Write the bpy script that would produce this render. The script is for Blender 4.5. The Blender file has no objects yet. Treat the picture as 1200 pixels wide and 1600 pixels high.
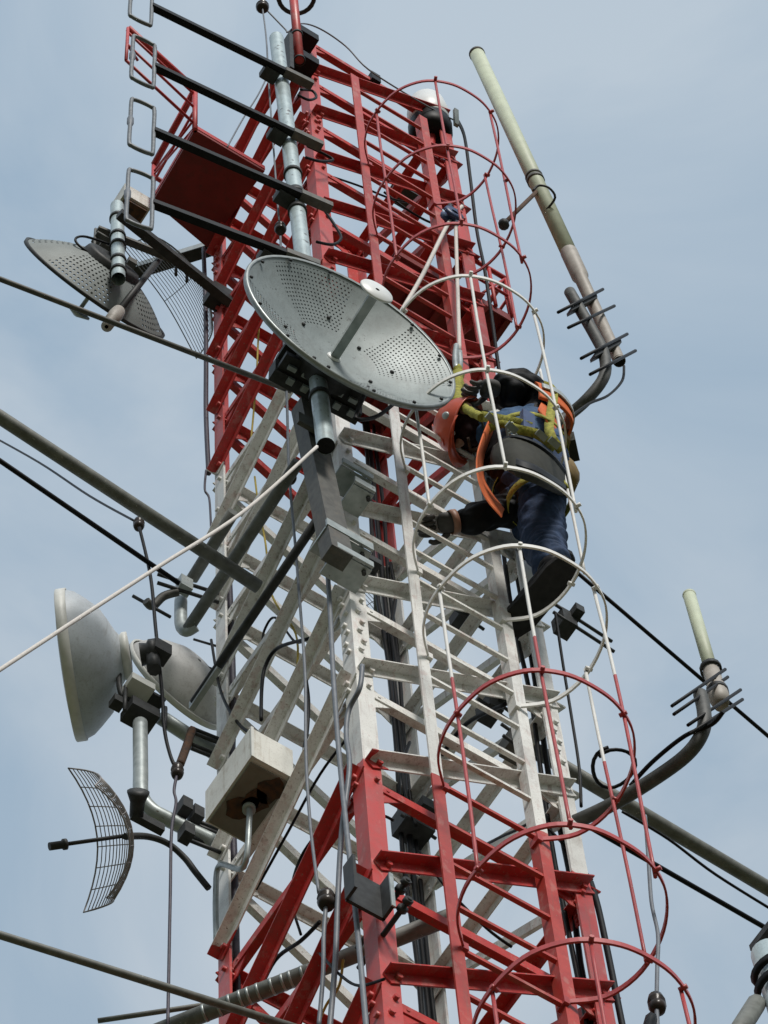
import bpy, bmesh, math, random
from mathutils import Vector as V, Matrix, noise
random.seed(7)
S = bpy.context.scene
col = S.collection
R = math.radians

# ------------------------------------------------------------------ camera
CP = V((-4.41752, -5.74266, -15.23362))
CR = Matrix(((0.84007, -0.47931, -0.25407), (-0.54078, -0.77702, -0.32218), (-0.04299, 0.40805, -0.91195)))
cd = bpy.data.cameras.new('camera')
cd.sensor_fit = 'HORIZONTAL'; cd.sensor_width = 36; cd.lens = 180
cd.clip_start = 0.1; cd.clip_end = 5000
cam = bpy.data.objects.new('camera', cd); col.objects.link(cam)
cam.matrix_world = Matrix.Translation(CP) @ CR.to_4x4()
S.camera = cam
S.render.resolution_x = 768; S.render.resolution_y = 1024

# ------------------------------------------------------------------ sky, sun, exposure
SUN_DIR = V((-0.25, -0.80, 0.62)).normalized()
EL = math.asin(SUN_DIR.z); AZ = math.atan2(SUN_DIR.x, SUN_DIR.y)
w = bpy.data.worlds.new('World'); S.world = w; w.use_nodes = True
nt = w.node_tree; nt.nodes.clear()
def wn(t, **k):
    n = nt.nodes.new(t)
    for a, b in k.items(): setattr(n, a, b)
    return n
sky = wn('ShaderNodeTexSky', sky_type='NISHITA', sun_disc=False)
sky.sun_elevation = EL; sky.sun_rotation = AZ; sky.dust_density = 3.0
tc = wn('ShaderNodeTexCoord')
nz = wn('ShaderNodeTexNoise'); nz.inputs['Scale'].default_value = 7.5; nz.inputs['Detail'].default_value = 7; nz.inputs['Roughness'].default_value = 0.52
nz.inputs['Distortion'].default_value = 0.6
rp = wn('ShaderNodeValToRGB'); rp.color_ramp.elements[0].position = 0.36; rp.color_ramp.elements[1].position = 0.66
rp.color_ramp.elements[0].color = (3.95, 5.1, 6.3, 1); rp.color_ramp.elements[1].color = (6.2, 6.85, 7.5, 1)
sep = wn('ShaderNodeSeparateXYZ')
hz = wn('ShaderNodeMapRange'); hz.inputs['From Min'].default_value = 0.98; hz.inputs['From Max'].default_value = 0.80
dim = wn('ShaderNodeMix', data_type='RGBA', blend_type='MULTIPLY'); dim.inputs[0].default_value = 1
grd = wn('ShaderNodeValToRGB')
grd.color_ramp.elements[0].color = (0.84, 0.91, 0.96, 1); grd.color_ramp.elements[1].color = (1.06, 1.03, 1.0, 1)
mx = wn('ShaderNodeMix', data_type='RGBA'); mx.inputs[0].default_value = 0.88
bg = wn('ShaderNodeBackground'); bg.inputs['Strength'].default_value = 0.10
out = wn('ShaderNodeOutputWorld')
L = nt.links.new
L(tc.outputs['Generated'], nz.inputs['Vector']); L(nz.outputs['Fac'], rp.inputs['Fac'])
L(tc.outputs['Generated'], sep.inputs[0]); L(sep.outputs['Z'], hz.inputs['Value']); L(hz.outputs[0], grd.inputs['Fac'])
lowf = wn('ShaderNodeMapRange'); lowf.inputs['From Min'].default_value = -0.05; lowf.inputs['From Max'].default_value = 0.80
lowf.inputs['To Min'].default_value = 0.22; lowf.inputs['To Max'].default_value = 1.0
L(sep.outputs['Z'], lowf.inputs['Value'])
dm2 = wn('ShaderNodeMix', data_type='RGBA', blend_type='MULTIPLY'); dm2.inputs[0].default_value = 1
L(grd.outputs['Color'], dm2.inputs[6]); L(lowf.outputs[0], dm2.inputs[7])
L(rp.outputs['Color'], dim.inputs[6]); L(dm2.outputs[2], dim.inputs[7])
L(sky.outputs['Color'], mx.inputs[6]); L(dim.outputs[2], mx.inputs[7])
L(mx.outputs[2], bg.inputs['Color']); L(bg.outputs[0], out.inputs[0])

sl = bpy.data.lights.new('sun', 'SUN'); sl.energy = 2.9; sl.angle = R(16); sl.color = (1.0, 0.96, 0.9)
so = bpy.data.objects.new('sun', sl); col.objects.link(so)
so.rotation_euler = (-SUN_DIR).to_track_quat('-Z', 'Y').to_euler()
S.view_settings.view_transform = 'Standard'; S.view_settings.look = 'None'
S.view_settings.exposure = 0.0; S.view_settings.gamma = 1; S.view_settings.use_curve_mapping = False
S.cycles.max_bounces = 6; S.cycles.transparent_max_bounces = 24
S.cycles.use_denoising = True

# ------------------------------------------------------------------ helpers
def at(px, py, x=None, y=None, z=None):
    """The world point seen at a photo pixel that lies on a given vertical or level plane."""
    d = CR @ V(((px - 600) / 6000, -(py - 800) / 6000, -1))
    if x is not None: t = (x - CP.x) / d.x
    elif y is not None: t = (y - CP.y) / d.y
    else: t = (z - CP.z) / d.z
    return CP + d * t

def mat(name, c1, c2=None, rough=0.6, metal=0.0, scale=30, bump=0.0, spots=None, spot_scale=60, spot_at=0.68, z_paint=None, trans=None, streak=None, chalk=None):
    m = bpy.data.materials.new(name); m.use_nodes = True
    n = m.node_tree; b = n.nodes['Principled BSDF']; l = n.links.new
    b.inputs['Specular IOR Level'].default_value = .18 if max(c1) < .07 else .5; b.inputs['Roughness'].default_value = rough; b.inputs['Metallic'].default_value = metal
    geo = n.nodes.new('ShaderNodeNewGeometry')
    no = n.nodes.new('ShaderNodeTexNoise'); no.inputs['Scale'].default_value = scale; no.inputs['Detail'].default_value = 5
    l(geo.outputs['Position'], no.inputs['Vector'])
    r = n.nodes.new('ShaderNodeValToRGB'); r.color_ramp.elements[0].position = 0.35; r.color_ramp.elements[1].position = 0.68
    c2 = c2 or tuple(x * 0.8 for x in c1)
    r.color_ramp.elements[0].color = (*c1, 1); r.color_ramp.elements[1].color = (*c2, 1)
    l(no.outputs['Fac'], r.inputs['Fac']); c = r.outputs['Color']
    def mixc(fac, a, bcol):
        mm = n.nodes.new('ShaderNodeMix'); mm.data_type = 'RGBA'
        l(fac, mm.inputs[0]); l(a, mm.inputs[6])
        if isinstance(bcol, tuple): mm.inputs[7].default_value = (*bcol, 1)
        else: l(bcol, mm.inputs[7])
        return mm.outputs[2]
    if z_paint:                       # the aviation paint: white band between two heights, red above and below
        (zl, zh), other = z_paint
        sp = n.nodes.new('ShaderNodeSeparateXYZ'); l(geo.outputs['Position'], sp.inputs[0])
        def mth(op, a, v):
            q = n.nodes.new('ShaderNodeMath'); q.operation = op
            l(a, q.inputs[0])
            if isinstance(v, float): q.inputs[1].default_value = v
            else: l(v, q.inputs[1])
            return q.outputs[0]
        ng = n.nodes.new('ShaderNodeTexNoise'); ng.inputs['Scale'].default_value = 9; l(geo.outputs['Position'], ng.inputs['Vector'])
        zz = mth('ADD', sp.outputs['Z'], mth('MULTIPLY', ng.outputs['Fac'], 0.10))
        f = mth('MULTIPLY', mth('GREATER_THAN', zz, zl + .05), mth('LESS_THAN', zz, zh + .05))
        r2 = n.nodes.new('ShaderNodeValToRGB'); r2.color_ramp.elements[0].position = .3; r2.color_ramp.elements[1].position = .72
        r2.color_ramp.elements[0].color = (*other[0], 1); r2.color_ramp.elements[1].color = (*other[1], 1)
        l(no.outputs['Fac'], r2.inputs['Fac'])
        c = mixc(f, c, r2.outputs['Color'])
    if spots:
        s = n.nodes.new('ShaderNodeTexNoise'); s.inputs['Scale'].default_value = spot_scale; s.inputs['Detail'].default_value = 3
        l(geo.outputs['Position'], s.inputs['Vector'])
        sr = n.nodes.new('ShaderNodeValToRGB'); sr.color_ramp.elements[0].position = spot_at; sr.color_ramp.elements[1].position = spot_at + .05
        l(s.outputs['Fac'], sr.inputs['Fac'])
        c = mixc(sr.outputs['Color'], c, spots)
    if streak:                        # rust and grime runs down the steel, and worn blotches
        for sc_, lo, hi, cc_, mx_ in (((34, 34, 2.0), .55, .70, streak, .50), ((6, 6, 5), .53, .72, tuple(x * .7 + .01 for x in streak), .40), ((16, 16, 9), .56, .64, chalk or streak, .32), ((120, 120, 120), .54, .66, tuple(x * .6 for x in streak), .28)):
            mp = n.nodes.new('ShaderNodeMapping'); mp.inputs['Scale'].default_value = sc_; l(geo.outputs['Position'], mp.inputs[0])
            s2 = n.nodes.new('ShaderNodeTexNoise'); s2.inputs['Scale'].default_value = 1; s2.inputs['Detail'].default_value = 6; s2.inputs['Roughness'].default_value = .65; l(mp.outputs[0], s2.inputs['Vector'])
            q2 = n.nodes.new('ShaderNodeMapRange'); q2.inputs['From Min'].default_value = lo; q2.inputs['From Max'].default_value = hi; q2.inputs['To Max'].default_value = mx_
            l(s2.outputs['Fac'], q2.inputs['Value']); c = mixc(q2.outputs[0], c, cc_)
    l(c, b.inputs['Base Color'])
    if bump:
        bp = n.nodes.new('ShaderNodeBump'); bp.inputs['Strength'].default_value = bump; bp.inputs['Distance'].default_value = .01
        l(no.outputs['Fac'], bp.inputs['Height']); l(bp.outputs[0], b.inputs['Normal'])
    if trans:                         # perforated sheet: round holes on a square grid, in the sheet's own coordinates
        pitch, rad, r0, r1, gap = trans
        t = n.nodes.new('ShaderNodeTexCoord'); sx = n.nodes.new('ShaderNodeSeparateXYZ'); l(t.outputs['Object'], sx.inputs[0])
        def M(op, a, bb=None):
            q = n.nodes.new('ShaderNodeMath'); q.operation = op
            for i, v in enumerate((a, bb)):
                if v is None: continue
                if isinstance(v, (int, float)): q.inputs[i].default_value = v
                else: l(v, q.inputs[i])
            return q.outputs[0]
        X, Y = sx.outputs['X'], sx.outputs['Y']
        rr = M('SQRT', M('ADD', M('MULTIPLY', X, X), M('MULTIPLY', Y, Y)))
        th = M('ARCTAN2', Y, X)
        ring = M('FRACT', M('DIVIDE', rr, pitch)); ringi = M('FLOOR', M('DIVIDE', rr, pitch))
        cnt = M('MULTIPLY', M('ADD', ringi, 0.5), 6.0)
        ang = M('FRACT', M('DIVIDE', M('MULTIPLY', th, cnt), 2 * math.pi))
        dx = M('SUBTRACT', ring, .5); dy = M('SUBTRACT', ang, .5)
        hole = M('LESS_THAN', M('ADD', M('MULTIPLY', dx, dx), M('MULTIPLY', dy, dy)), rad * rad)
        keep = M('MULTIPLY', M('GREATER_THAN', rr, r0), M('LESS_THAN', rr, r1))
        four = M('GREATER_THAN', M('ABSOLUTE', M('SINE', M('MULTIPLY', M('ADD', th, .35), 2.0))), gap)
        hole = M('MULTIPLY', M('MULTIPLY', hole, keep), four)
        tr = n.nodes.new('ShaderNodeBsdfTransparent'); ms = n.nodes.new('ShaderNodeMixShader')
        l(hole, ms.inputs[0]); l(b.outputs[0], ms.inputs[1]); l(tr.outputs[0], ms.inputs[2])
        l(ms.outputs[0], n.nodes['Material Output'].inputs['Surface'])
    return m

RED = ((.56, .040, .036), (.45, .030, .028)); WHT = ((.84, .84, .81), (.74, .735, .70))
ZB = (-2.84, 1.66)
M = {}
M['paint'] = mat('tower paint', *RED, rough=.5, scale=22, z_paint=(ZB, WHT), spots=(.30, .24, .19), spot_scale=95, spot_at=.66, bump=.15, streak=(.20, .10, .07), chalk=(.52, .30, .27))
M['leg_paint'] = mat('leg paint', (.58, .055, .05), (.50, .095, .09), rough=.42, scale=12, z_paint=(ZB, WHT), spots=(.33, .28, .24), spot_scale=70, spot_at=.70, bump=.1, streak=(.24, .13, .10), chalk=(.56, .34, .31))
M['rail_paint'] = mat('ladder paint', (.52, .06, .045), (.44, .045, .038), rough=.45, scale=20, z_paint=((-2.84, 1.5), WHT), spots=(.33, .27, .2), spot_scale=70, spot_at=.69, streak=(.24, .12, .09), chalk=(.55, .33, .28))
M['cage_paint'] = mat('cage paint', (.46, .06, .06), (.36, .045, .045), rough=.4, scale=25, z_paint=((-2.60, 1.35), ((.80, .79, .76), (.72, .71, .68))), spots=(.34, .27, .2), spot_scale=90, spot_at=.70)
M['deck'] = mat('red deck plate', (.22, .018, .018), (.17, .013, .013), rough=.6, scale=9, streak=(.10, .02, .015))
M['red_rail'] = mat('red rail paint', (.50, .045, .045), (.40, .03, .03), rough=.5)
M['galv'] = mat('galvanised steel', (.42, .46, .46), (.30, .34, .34), rough=.42, metal=.35, scale=26, spots=(.16, .15, .13), spot_scale=45, spot_at=.70)
M['galv_light'] = mat('bright galvanised pipe', (.56, .66, .68), (.44, .53, .55), rough=.35, metal=.25, scale=18, spots=(.17, .17, .17), spot_scale=20, spot_at=.64, streak=(.25, .27, .27))
M['grey_pipe'] = mat('weathered grey pipe', (.17, .18, .165), (.11, .115, .105), rough=.6, scale=30, spots=(.30, .31, .28), spot_scale=60, spot_at=.68)
M['loop'] = mat('dull dipole tube', (.20, .215, .23), (.13, .14, .15), rough=.5, metal=.3)
M['dark'] = mat('dark steel', (.055, .058, .06), (.035, .036, .037), rough=.5)
M['olive'] = mat('dull olive steel', (.10, .10, .09), (.06, .06, .055), rough=.6, streak=(.16, .13, .10))
M['arm'] = mat('dark weathered pipe', (.085, .088, .084), (.05, .052, .05), rough=.6, spots=(.20, .2, .19), spot_scale=50, spot_at=.7)
M['black'] = mat('black rubber', (.010, .0105, .012), (.006, .006, .007), rough=.5)
M['cable_grey'] = mat('grey cable', (.17, .19, .22), (.13, .145, .17), rough=.5)
M['mauve'] = mat('sleeved black cable', (.06, .05, .075), (.04, .035, .05), rough=.5)
M['rope'] = mat('white rope', (.74, .71, .68), (.60, .56, .53), rough=.9, scale=120)
M['yellow'] = mat('yellow cord', (.55, .42, .08), (.45, .34, .06), rough=.8)
M['insul'] = mat('brown glazed porcelain', (.05, .04, .035), (.03, .025, .022), rough=.25)
M['beige_whip'] = mat('grey green fibreglass', (.54, .59, .44), (.46, .50, .38), rough=.55, scale=14, spots=(.25, .26, .2), spot_scale=55, spot_at=.70)
M['beige_sleeve'] = mat('grey beige sleeve', (.42, .39, .35), (.33, .30, .27), rough=.55, scale=20)
M['dish'] = mat('perforated galvanised dish', (.27, .31, .31), (.20, .235, .235), rough=.5, metal=.15, scale=7, trans=(.0185, .23, .2, .49, .60), spots=(.13, .145, .145), spot_scale=42, spot_at=.66, streak=(.17, .185, .18))
M['dish_far'] = mat('grey perforated dish', (.21, .235, .23), (.16, .18, .175), rough=.6, metal=.05, scale=8, trans=(.026, .24, .12, .47, .55))
M['rim'] = mat('dish rim steel', (.33, .36, .36), (.25, .28, .28), rough=.4, metal=.4)
M['white_disc'] = mat('white plastic', (.80, .82, .82), (.74, .76, .76), rough=.4)
M['radome'] = mat('pale blue grey radome', (.52, .57, .62), (.45, .50, .55), rough=.5, scale=6, streak=(.30, .31, .31))
M['drum'] = mat('pale cream rim', (.68, .69, .66), (.60, .61, .58), rough=.5)
M['cover'] = mat('white radome fabric', (.66, .68, .70), (.58, .60, .62), rough=.7)
M['backdish'] = mat('dirty grey white dish', (.60, .60, .59), (.50, .50, .49), rough=.6, scale=8, streak=(.32, .30, .28))
M['box'] = mat('cream painted cabinet', (.76, .76, .71), (.68, .68, .63), rough=.5, scale=9, spots=(.35, .3, .22), spot_scale=24, spot_at=.72, streak=(.36, .30, .22))
M['box_under'] = mat('rusting cabinet base', (.22, .21, .18), (.17, .155, .125), rough=.7, scale=14)
M['rust'] = mat('rust', (.11, .05, .022), (.035, .025, .02), rough=.9, scale=40)
M['mesh'] = mat('weathered grid wire', (.31, .30, .30), (.21, .20, .20), rough=.5, metal=.2)
M['mesh_light'] = mat('pale grid wire', (.26, .29, .33), (.2, .23, .27), rough=.5)
M['orange'] = mat('orange hi-vis cloth', (.72, .16, .035), (.62, .12, .03), rough=.8, scale=40)
M['helmet'] = mat('orange helmet shell', (.62, .10, .045), (.55, .085, .04), rough=.3)
M['jeans'] = mat('dark blue denim', (.026, .058, .135), (.016, .036, .088), rough=.85, scale=35, bump=.5)
M['shirt'] = mat('blue shirt cloth', (.045, .11, .23), (.03, .08, .17), rough=.8, scale=30, bump=.4)
M['sleeve'] = mat('black sleeve cloth', (.008, .009, .011), (.005, .006, .008), rough=.6, scale=18, bump=.5)
M['glove'] = mat('dark grey glove', (.075, .073, .07), (.045, .044, .043), rough=.7)
M['skin'] = mat('skin', (.35, .19, .13), (.30, .16, .11), rough=.5)
M['hair'] = mat('dark hair and neck cloth', (.035, .014, .016), (.025, .011, .012), rough=.8)
M['webbing'] = mat('yellow green webbing', (.40, .38, .06), (.20, .20, .03), rough=.85, scale=60, bump=.6)
M['pad'] = mat('dark olive belt pad', (.045, .045, .036), (.033, .033, .027), rough=.75)
M['brown'] = mat('tan pouch', (.22, .15, .05), (.17, .11, .04), rough=.8)
M['boot'] = mat('black boot leather', (.016, .016, .018), (.011, .011, .012), rough=.5, bump=.3)
M['sole'] = mat('grey boot sole', (.03, .03, .031), (.02, .02, .021), rough=.7)
M['blue'] = mat('blue pulley body', (.035, .06, .16), (.025, .045, .12), rough=.4)
M['ground'] = mat('dry grass', (.10, .10, .05), (.07, .075, .035), rough=.95, scale=1.5)

class MB:
    def __init__(s): s.v = []; s.f = []; s.s = []
    def face(s, idx, sm=False): s.f.append(tuple(idx)); s.s.append(sm)
    def hexa(s, c):                          # 8 corners: bottom ring, top ring
        b = len(s.v); s.v += [V(p) for p in c]
        for q in ((0, 3, 2, 1), (4, 5, 6, 7), (0, 1, 5, 4), (1, 2, 6, 5), (2, 3, 7, 6), (3, 0, 4, 7)): s.face([b + i for i in q])
        return s
    def bar(s, p0, p1, u, a0, a1, n, b0, b1):   # prism from p0 to p1 whose section spans a0..a1 along u and b0..b1 along n
        p0, p1, u, n = V(p0), V(p1), V(u), V(n)
        return s.hexa([p + u * a + n * b for p in (p0, p1) for a, b in ((a0, b0), (a1, b0), (a1, b1), (a0, b1))])
    def box(s, c, sx, sy, sz, ax=None):
        X, Y, Z = ax or (V((1, 0, 0)), V((0, 1, 0)), V((0, 0, 1)))
        return s.bar(V(c) - Z * sz / 2, V(c) + Z * sz / 2, X, -sx / 2, sx / 2, Y, -sy / 2, sy / 2)
    def angle(s, p0, p1, u, n, size, t):      # L section: one flange along u, one along n, both starting at the p0-p1 edge
        s.bar(p0, p1, u, 0, size, n, 0, t)
        return s.bar(p0, p1, u, 0, t, n, t, size)
    def tube(s, pts, r, seg=8, closed=False, caps=True):
        pts = [V(p) for p in pts]; N = len(pts); b = len(s.v)
        if not isinstance(r, (list, tuple)): r = [r] * N
        T = []
        for i in range(N):
            a = pts[i - 1] if (i or closed) else pts[i]; c = pts[(i + 1) % N] if (i < N - 1 or closed) else pts[i]
            d = c - a; T.append(d.normalized() if d.length else V((0, 0, 1)))
        u = T[0].orthogonal().normalized()
        for i in range(N):
            u = (u - T[i] * u.dot(T[i])).normalized(); w_ = T[i].cross(u)
            for k in range(seg):
                a = 2 * math.pi * k / seg; s.v.append(pts[i] + (u * math.cos(a) + w_ * math.sin(a)) * r[i])
        for i in range(N if closed else N - 1):
            j = (i + 1) % N
            for k in range(seg):
                k2 = (k + 1) % seg; s.face((b + i * seg + k, b + i * seg + k2, b + j * seg + k2, b + j * seg + k), True)
        if caps and not closed:
            s.face([b + k for k in range(seg)][::-1]); s.face([b + (N - 1) * seg + k for k in range(seg)])
        return s
    def lathe(s, c, ax, prof, seg=32, cap0=False, cap1=False):   # profile of (distance along axis, radius)
        c, ax = V(c), V(ax).normalized(); u = ax.orthogonal().normalized(); w_ = ax.cross(u); b = len(s.v)
        for h, r in prof:
            for k in range(seg):
                a = 2 * math.pi * k / seg; s.v.append(c + ax * h + (u * math.cos(a) + w_ * math.sin(a)) * r)
        for i in range(len(prof) - 1):
            for k in range(seg):
                k2 = (k + 1) % seg; s.face((b + i * seg + k, b + i * seg + k2, b + (i + 1) * seg + k2, b + (i + 1) * seg + k), True)
        if cap0: s.face([b + k for k in range(seg)][::-1])
        if cap1: s.face([b + (len(prof) - 1) * seg + k for k in range(seg)])
        return s
    def build(s, name, m, parent=None, org=None, rot=None):
        me = bpy.data.meshes.new(name)
        B = Matrix.Translation(org) @ rot.to_4x4() if rot else (Matrix.Translation(org) if org is not None else Matrix())
        inv = B.inverted()
        me.from_pydata([tuple(inv @ v) for v in s.v], [], s.f)
        for p, q in zip(me.polygons, s.s): p.use_smooth = q
        me.materials.append(m); me.update()
        bm_ = bmesh.new(); bm_.from_mesh(me); bmesh.ops.recalc_face_normals(bm_, faces=bm_.faces); bm_.to_mesh(me); bm_.free()
        o = bpy.data.objects.new(name, me); col.objects.link(o)
        if parent is not None:
            o.parent = parent; o.matrix_parent_inverse = parent.matrix_basis.inverted()
        o.matrix_basis = B
        return o

def tag(o, label=None, cat=None, group=None, kind=None):
    for k, v_ in (('label', label), ('category', cat), ('group', group), ('kind', kind)):
        if v_: o[k] = v_
    return o
def thing(name, loc, label, cat, group=None):
    o = bpy.data.objects.new(name, None); col.objects.link(o); o.empty_display_size = .1
    o.matrix_basis = Matrix.Translation(V(loc))
    return tag(o, label, cat, group)
def smooth(pts, n=6, closed=False):
    P = [V(p) for p in pts]; o = []; N = len(P)
    for i in range(N if closed else N - 1):
        if closed: a, b, c, d = P[i - 1], P[i], P[(i + 1) % N], P[(i + 2) % N]
        else: a, b, c, d = P[max(i - 1, 0)], P[i], P[i + 1], P[min(i + 2, N - 1)]
        for k in range(n):
            t = k / n
            o.append(.5 * ((2 * b) + (c - a) * t + (2 * a - 5 * b + 4 * c - d) * t * t + (3 * b - a - 3 * c + d) * t ** 3))
    if not closed: o.append(P[-1])
    return o
def frame(ax, up=V((0, 0, 1))):               # columns: x across, y up-ish, z along the axis
    z = V(ax).normalized(); x = V(up).cross(z)
    x = x.normalized() if x.length > 1e-4 else z.orthogonal().normalized()
    return Matrix((x, z.cross(x), z)).transposed()
X, Y, Z = V((1, 0, 0)), V((0, 1, 0)), V((0, 0, 1))

# ------------------------------------------------------------------ ground
GZ = -16.85
g = MB(); g.v = [V(p) for p in ((-900, -900, GZ), (900, -900, GZ), (900, 900, GZ), (-900, 900, GZ))]; g.face((0, 1, 2, 3))
tag(g.build('ground', M['ground']), kind='structure')

# ------------------------------------------------------------------ lattice tower
P = 0.75356; OFF = .07; TOP = 8 * P + .06
zk = lambda k: (7 - k) * P + OFF
tower = thing('lattice_tower', (0, 0, GZ), 'tall square lattice tower of bolted steel angles painted in red and white bands', 'tower')
CN = [V((-.5, -.5, 0)), V((.5, -.5, 0)), V((.5, .5, 0)), V((-.5, .5, 0))]      # N, R, B, L
for i, c in enumerate(CN):
    u = (CN[(i + 1) % 4] - c).normalized(); n = (CN[i - 1] - c).normalized()
    m = MB(); m.angle(c + Z * (GZ), c + Z * TOP, u, n, .078, .011)
    for zs in (4.55, 1.05, -1.75, -4.75):                                        # bolted splices
        for q in range(5):
            for (d, o_) in ((u, -n), (n, -u)):
                p = c + Z * (zs + q * .085 - .17) + d * (.045 if q % 2 else .03)
                m.lathe(p, o_, [(-.001, .013), (.014, .013)], 6, cap1=True)
    m.build('leg', M['leg_paint'], tower)
KMAX = 16
low = MB()
for i in range(4):
    a, b = CN[i], CN[(i + 1) % 4]; u = (b - a).normalized(); n = (CN[i - 1] - a).normalized()   # u along the face, n inward
    for k in range(-1, 30):
        z = zk(k)
        if z < GZ + .3: continue
        m = MB() if k <= KMAX else low
        zz = z - .008 * (i % 2); p0 = a + u * .02 + n * .014 + Z * zz; p1 = b - u * .02 + n * .014 + Z * zz
        m.angle(p0, p1, -Z, n, .05, .006)
        for e in (p0 + u * .03 + Z * -.025, p1 - u * .03 + Z * -.025): m.lathe(e, -n, [(-.001, .011), (.030, .011)], 6, cap1=True)
        if k <= KMAX:                                                            # gusset plates behind the leg flanges
            for e, s_ in ((p0, 1), (p1, -1)):
                b0 = len(m.v); g0 = e + n * .0065
                pg = [g0 - u * s_ * .005 - Z * .008, g0 + u * s_ * .15 - Z * .008, g0 + u * s_ * .15 - Z * .045, g0 + u * s_ * .075 - Z * .115, g0 - u * s_ * .005 - Z * .115]
                m.v += pg + [p_ + n * .005 for p_ in pg]; m.face([b0 + i_ for i_ in range(5)]); m.face([b0 + 5 + i_ for i_ in range(5)])
                for i_ in range(5): m.face((b0 + i_, b0 + (i_ + 1) % 5, b0 + 5 + (i_ + 1) % 5, b0 + 5 + i_))
                for bx, bz in ((.09, .026), (.055, .05), (.055, .085)): m.lathe(g0 + u * s_ * bx - Z * bz, -n, [(-.012, .008), (.010, .008)], 6, True, True)
            m.build('horizontal_brace', M['paint'], tower)
        if k < 0: continue
        m = MB() if k <= KMAX else low
        q0 = a + u * .006 - n * .002 + Z * (z + .095); q1 = b - u * .022 - n * .002 + Z * (z + P + .06)
        d = (q1 - q0).normalized(); dn = (-Z - d * (-Z).dot(d)).normalized()
        m.angle(q0, q1, dn, -n, .052, .006)
        for e in (q0 + d * .05 + dn * .028, q1 - d * .05 + dn * .028): m.lathe(e, -n, [(.004, .013), (.022, .013)], 6, cap1=True)
        if k <= KMAX: m.build('diagonal_brace', M['paint'], tower)
o = low.build('lower_bracing', M['paint'], tower); o['kind'] = 'stuff'

# ------------------------------------------------------------------ ladder with safety cage
lad = thing('caged_ladder', (0, -.58, GZ), 'red and white caged access ladder fixed to the near face of the tower', 'ladder')
for xr, s in ((-.205, 1), (.205, -1)):
    m = MB(); m.angle(V((xr, -.585, GZ)), V((xr, -.585, 5.55)), X * -s, Y, .052, .008)
    m.build('rail', M['rail_paint'], lad)
zr = 5.33; i = 0
rest = MB()
while zr > GZ + .3:
    m = MB() if zr > -7.5 else rest
    m.bar(V((-.205, -.578, zr)), V((.205, -.578, zr)), Y, -.004, .014, Z, -.009, .009)
    if zr > -7.5: m.build('rung', M['rail_paint'], lad)
    zr -= .2935
rest.build('lower_rungs', M['rail_paint'], lad)['kind'] = 'stuff'
HP = [(-.205, -.585), (-.295, -.68), (-.335, -.82), (-.31, -1.0), (-.22, -1.13), (-.1, -1.195), (.02, -1.21), (.14, -1.195), (.255, -1.13), (.335, -1.0), (.36, -.83), (.315, -.68), (.205, -.585)]
for zh in (4.03, 2.93, 1.82, 1.12, -.03, -1.07, -1.85, -2.92, -4.06, -4.82, -5.9, -7.0):
    kx, ky = random.uniform(.985, 1.015), random.uniform(.98, 1.015); tl = random.uniform(-.012, .012)
    m = MB(); cl = smooth([(.01 + (x - .01) * (kx if y < -.6 else 1), -.585 + (y + .585) * ky, zh + tl * (y + .585) + random.uniform(-.003, .003)) for x, y in HP], 5)
    ctr = V((.01, -.85, zh))
    for j in range(len(cl) - 1):
        p, q = cl[j], cl[j + 1]; d = (q - p).normalized(); o_ = d.cross(Z)
        m.bar(p - d * .001, q + d * .001, o_, -.004, .004, Z, -.0125, .0125)
    for q, o_ in ((cl[0], -X), (cl[-1], X)):                                       # bolted lugs on the rails
        m.box(q + Y * .012, .022, .05, .04); m.lathe(q + o_ * .008 + Y * .015, o_, [(0, .010), (.012, .010)], 6, True, True)
    for xs, ys in ((-.326, -.862), (-.165, -1.166), (.18, -1.172), (.352, -.87)):
        o_ = V((xs, ys + .8, 0)).normalized(); m.lathe(V((xs, ys, zh)) - o_ * .012, o_, [(0, .009), (.03, .009)], 6, True, True)
    m.build('cage_hoop', M['cage_paint'], lad)
for (xs, ys) in ((-.326, -.862), (-.165, -1.166), (.18, -1.172), (.352, -.87)):
    for z0, z1 in ((1.8, 4.06), (-1.09, 1.14), (-4.08, -1.83), (-7.1, -4.80)):
        x, y = (.368, -.955) if xs > .3 and z1 == 1.14 else (xs, ys)
        m = MB(); jx = random.uniform(-.008, .008)
        pts = [V((x + jx * math.sin(t * 3.1) + .004 * (y < -1), y + .010 + .006 * math.sin(t * 5 + x * 9), z0 + (z1 - z0) * t)) for t in (0, .25, .5, .75, 1)]
        m.tube(smooth(pts, 3), .0078, 6); m.build('cage_strip', M['cage_paint'], lad)


# ------------------------------------------------------------------ aiming helpers
def cdir(ix, iy, toward):
    """World direction from its lean in the picture (right, down) and its share towards the camera."""
    s_ = math.sqrt(max(0, 1 - toward * toward)); l_ = math.hypot(ix, iy)
    return (CR @ V((ix / l_ * s_, -iy / l_ * s_, toward))).normalized()
def ppm(p): return 6000 / -(CR.transposed() @ (V(p) - CP)).z      # photo pixels per metre at a point
def level(p0, p1, **k):                                           # two ends of a level bar: the first on a plane, the second at its height
    a = at(*p0, **k); return a, at(*p1, z=a.z)
def cable(name, pts, m, r, label, cat='cable', group=None, n=6, parent=None, **k):
    P3 = [at(p[0], p[1], **({p[2]: p[3]} if len(p) > 2 else k)) for p in pts]
    o = MB().tube(smooth(P3, n), r, 6).build(name, M[m], parent, org=P3[0])
    return tag(o, label, cat, group)
def dish_mesh(c, b, rad, depth, seg=64, rings=14, thick=.006):
    prof = [((r / rings) ** 2 * depth - depth, rad * r / rings) for r in range(rings + 1)]
    prof[0] = (prof[0][0], .002)
    m = MB(); m.lathe(c, b, prof, seg); m.lathe(c - b * thick, b, prof, seg)
    return m
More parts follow.
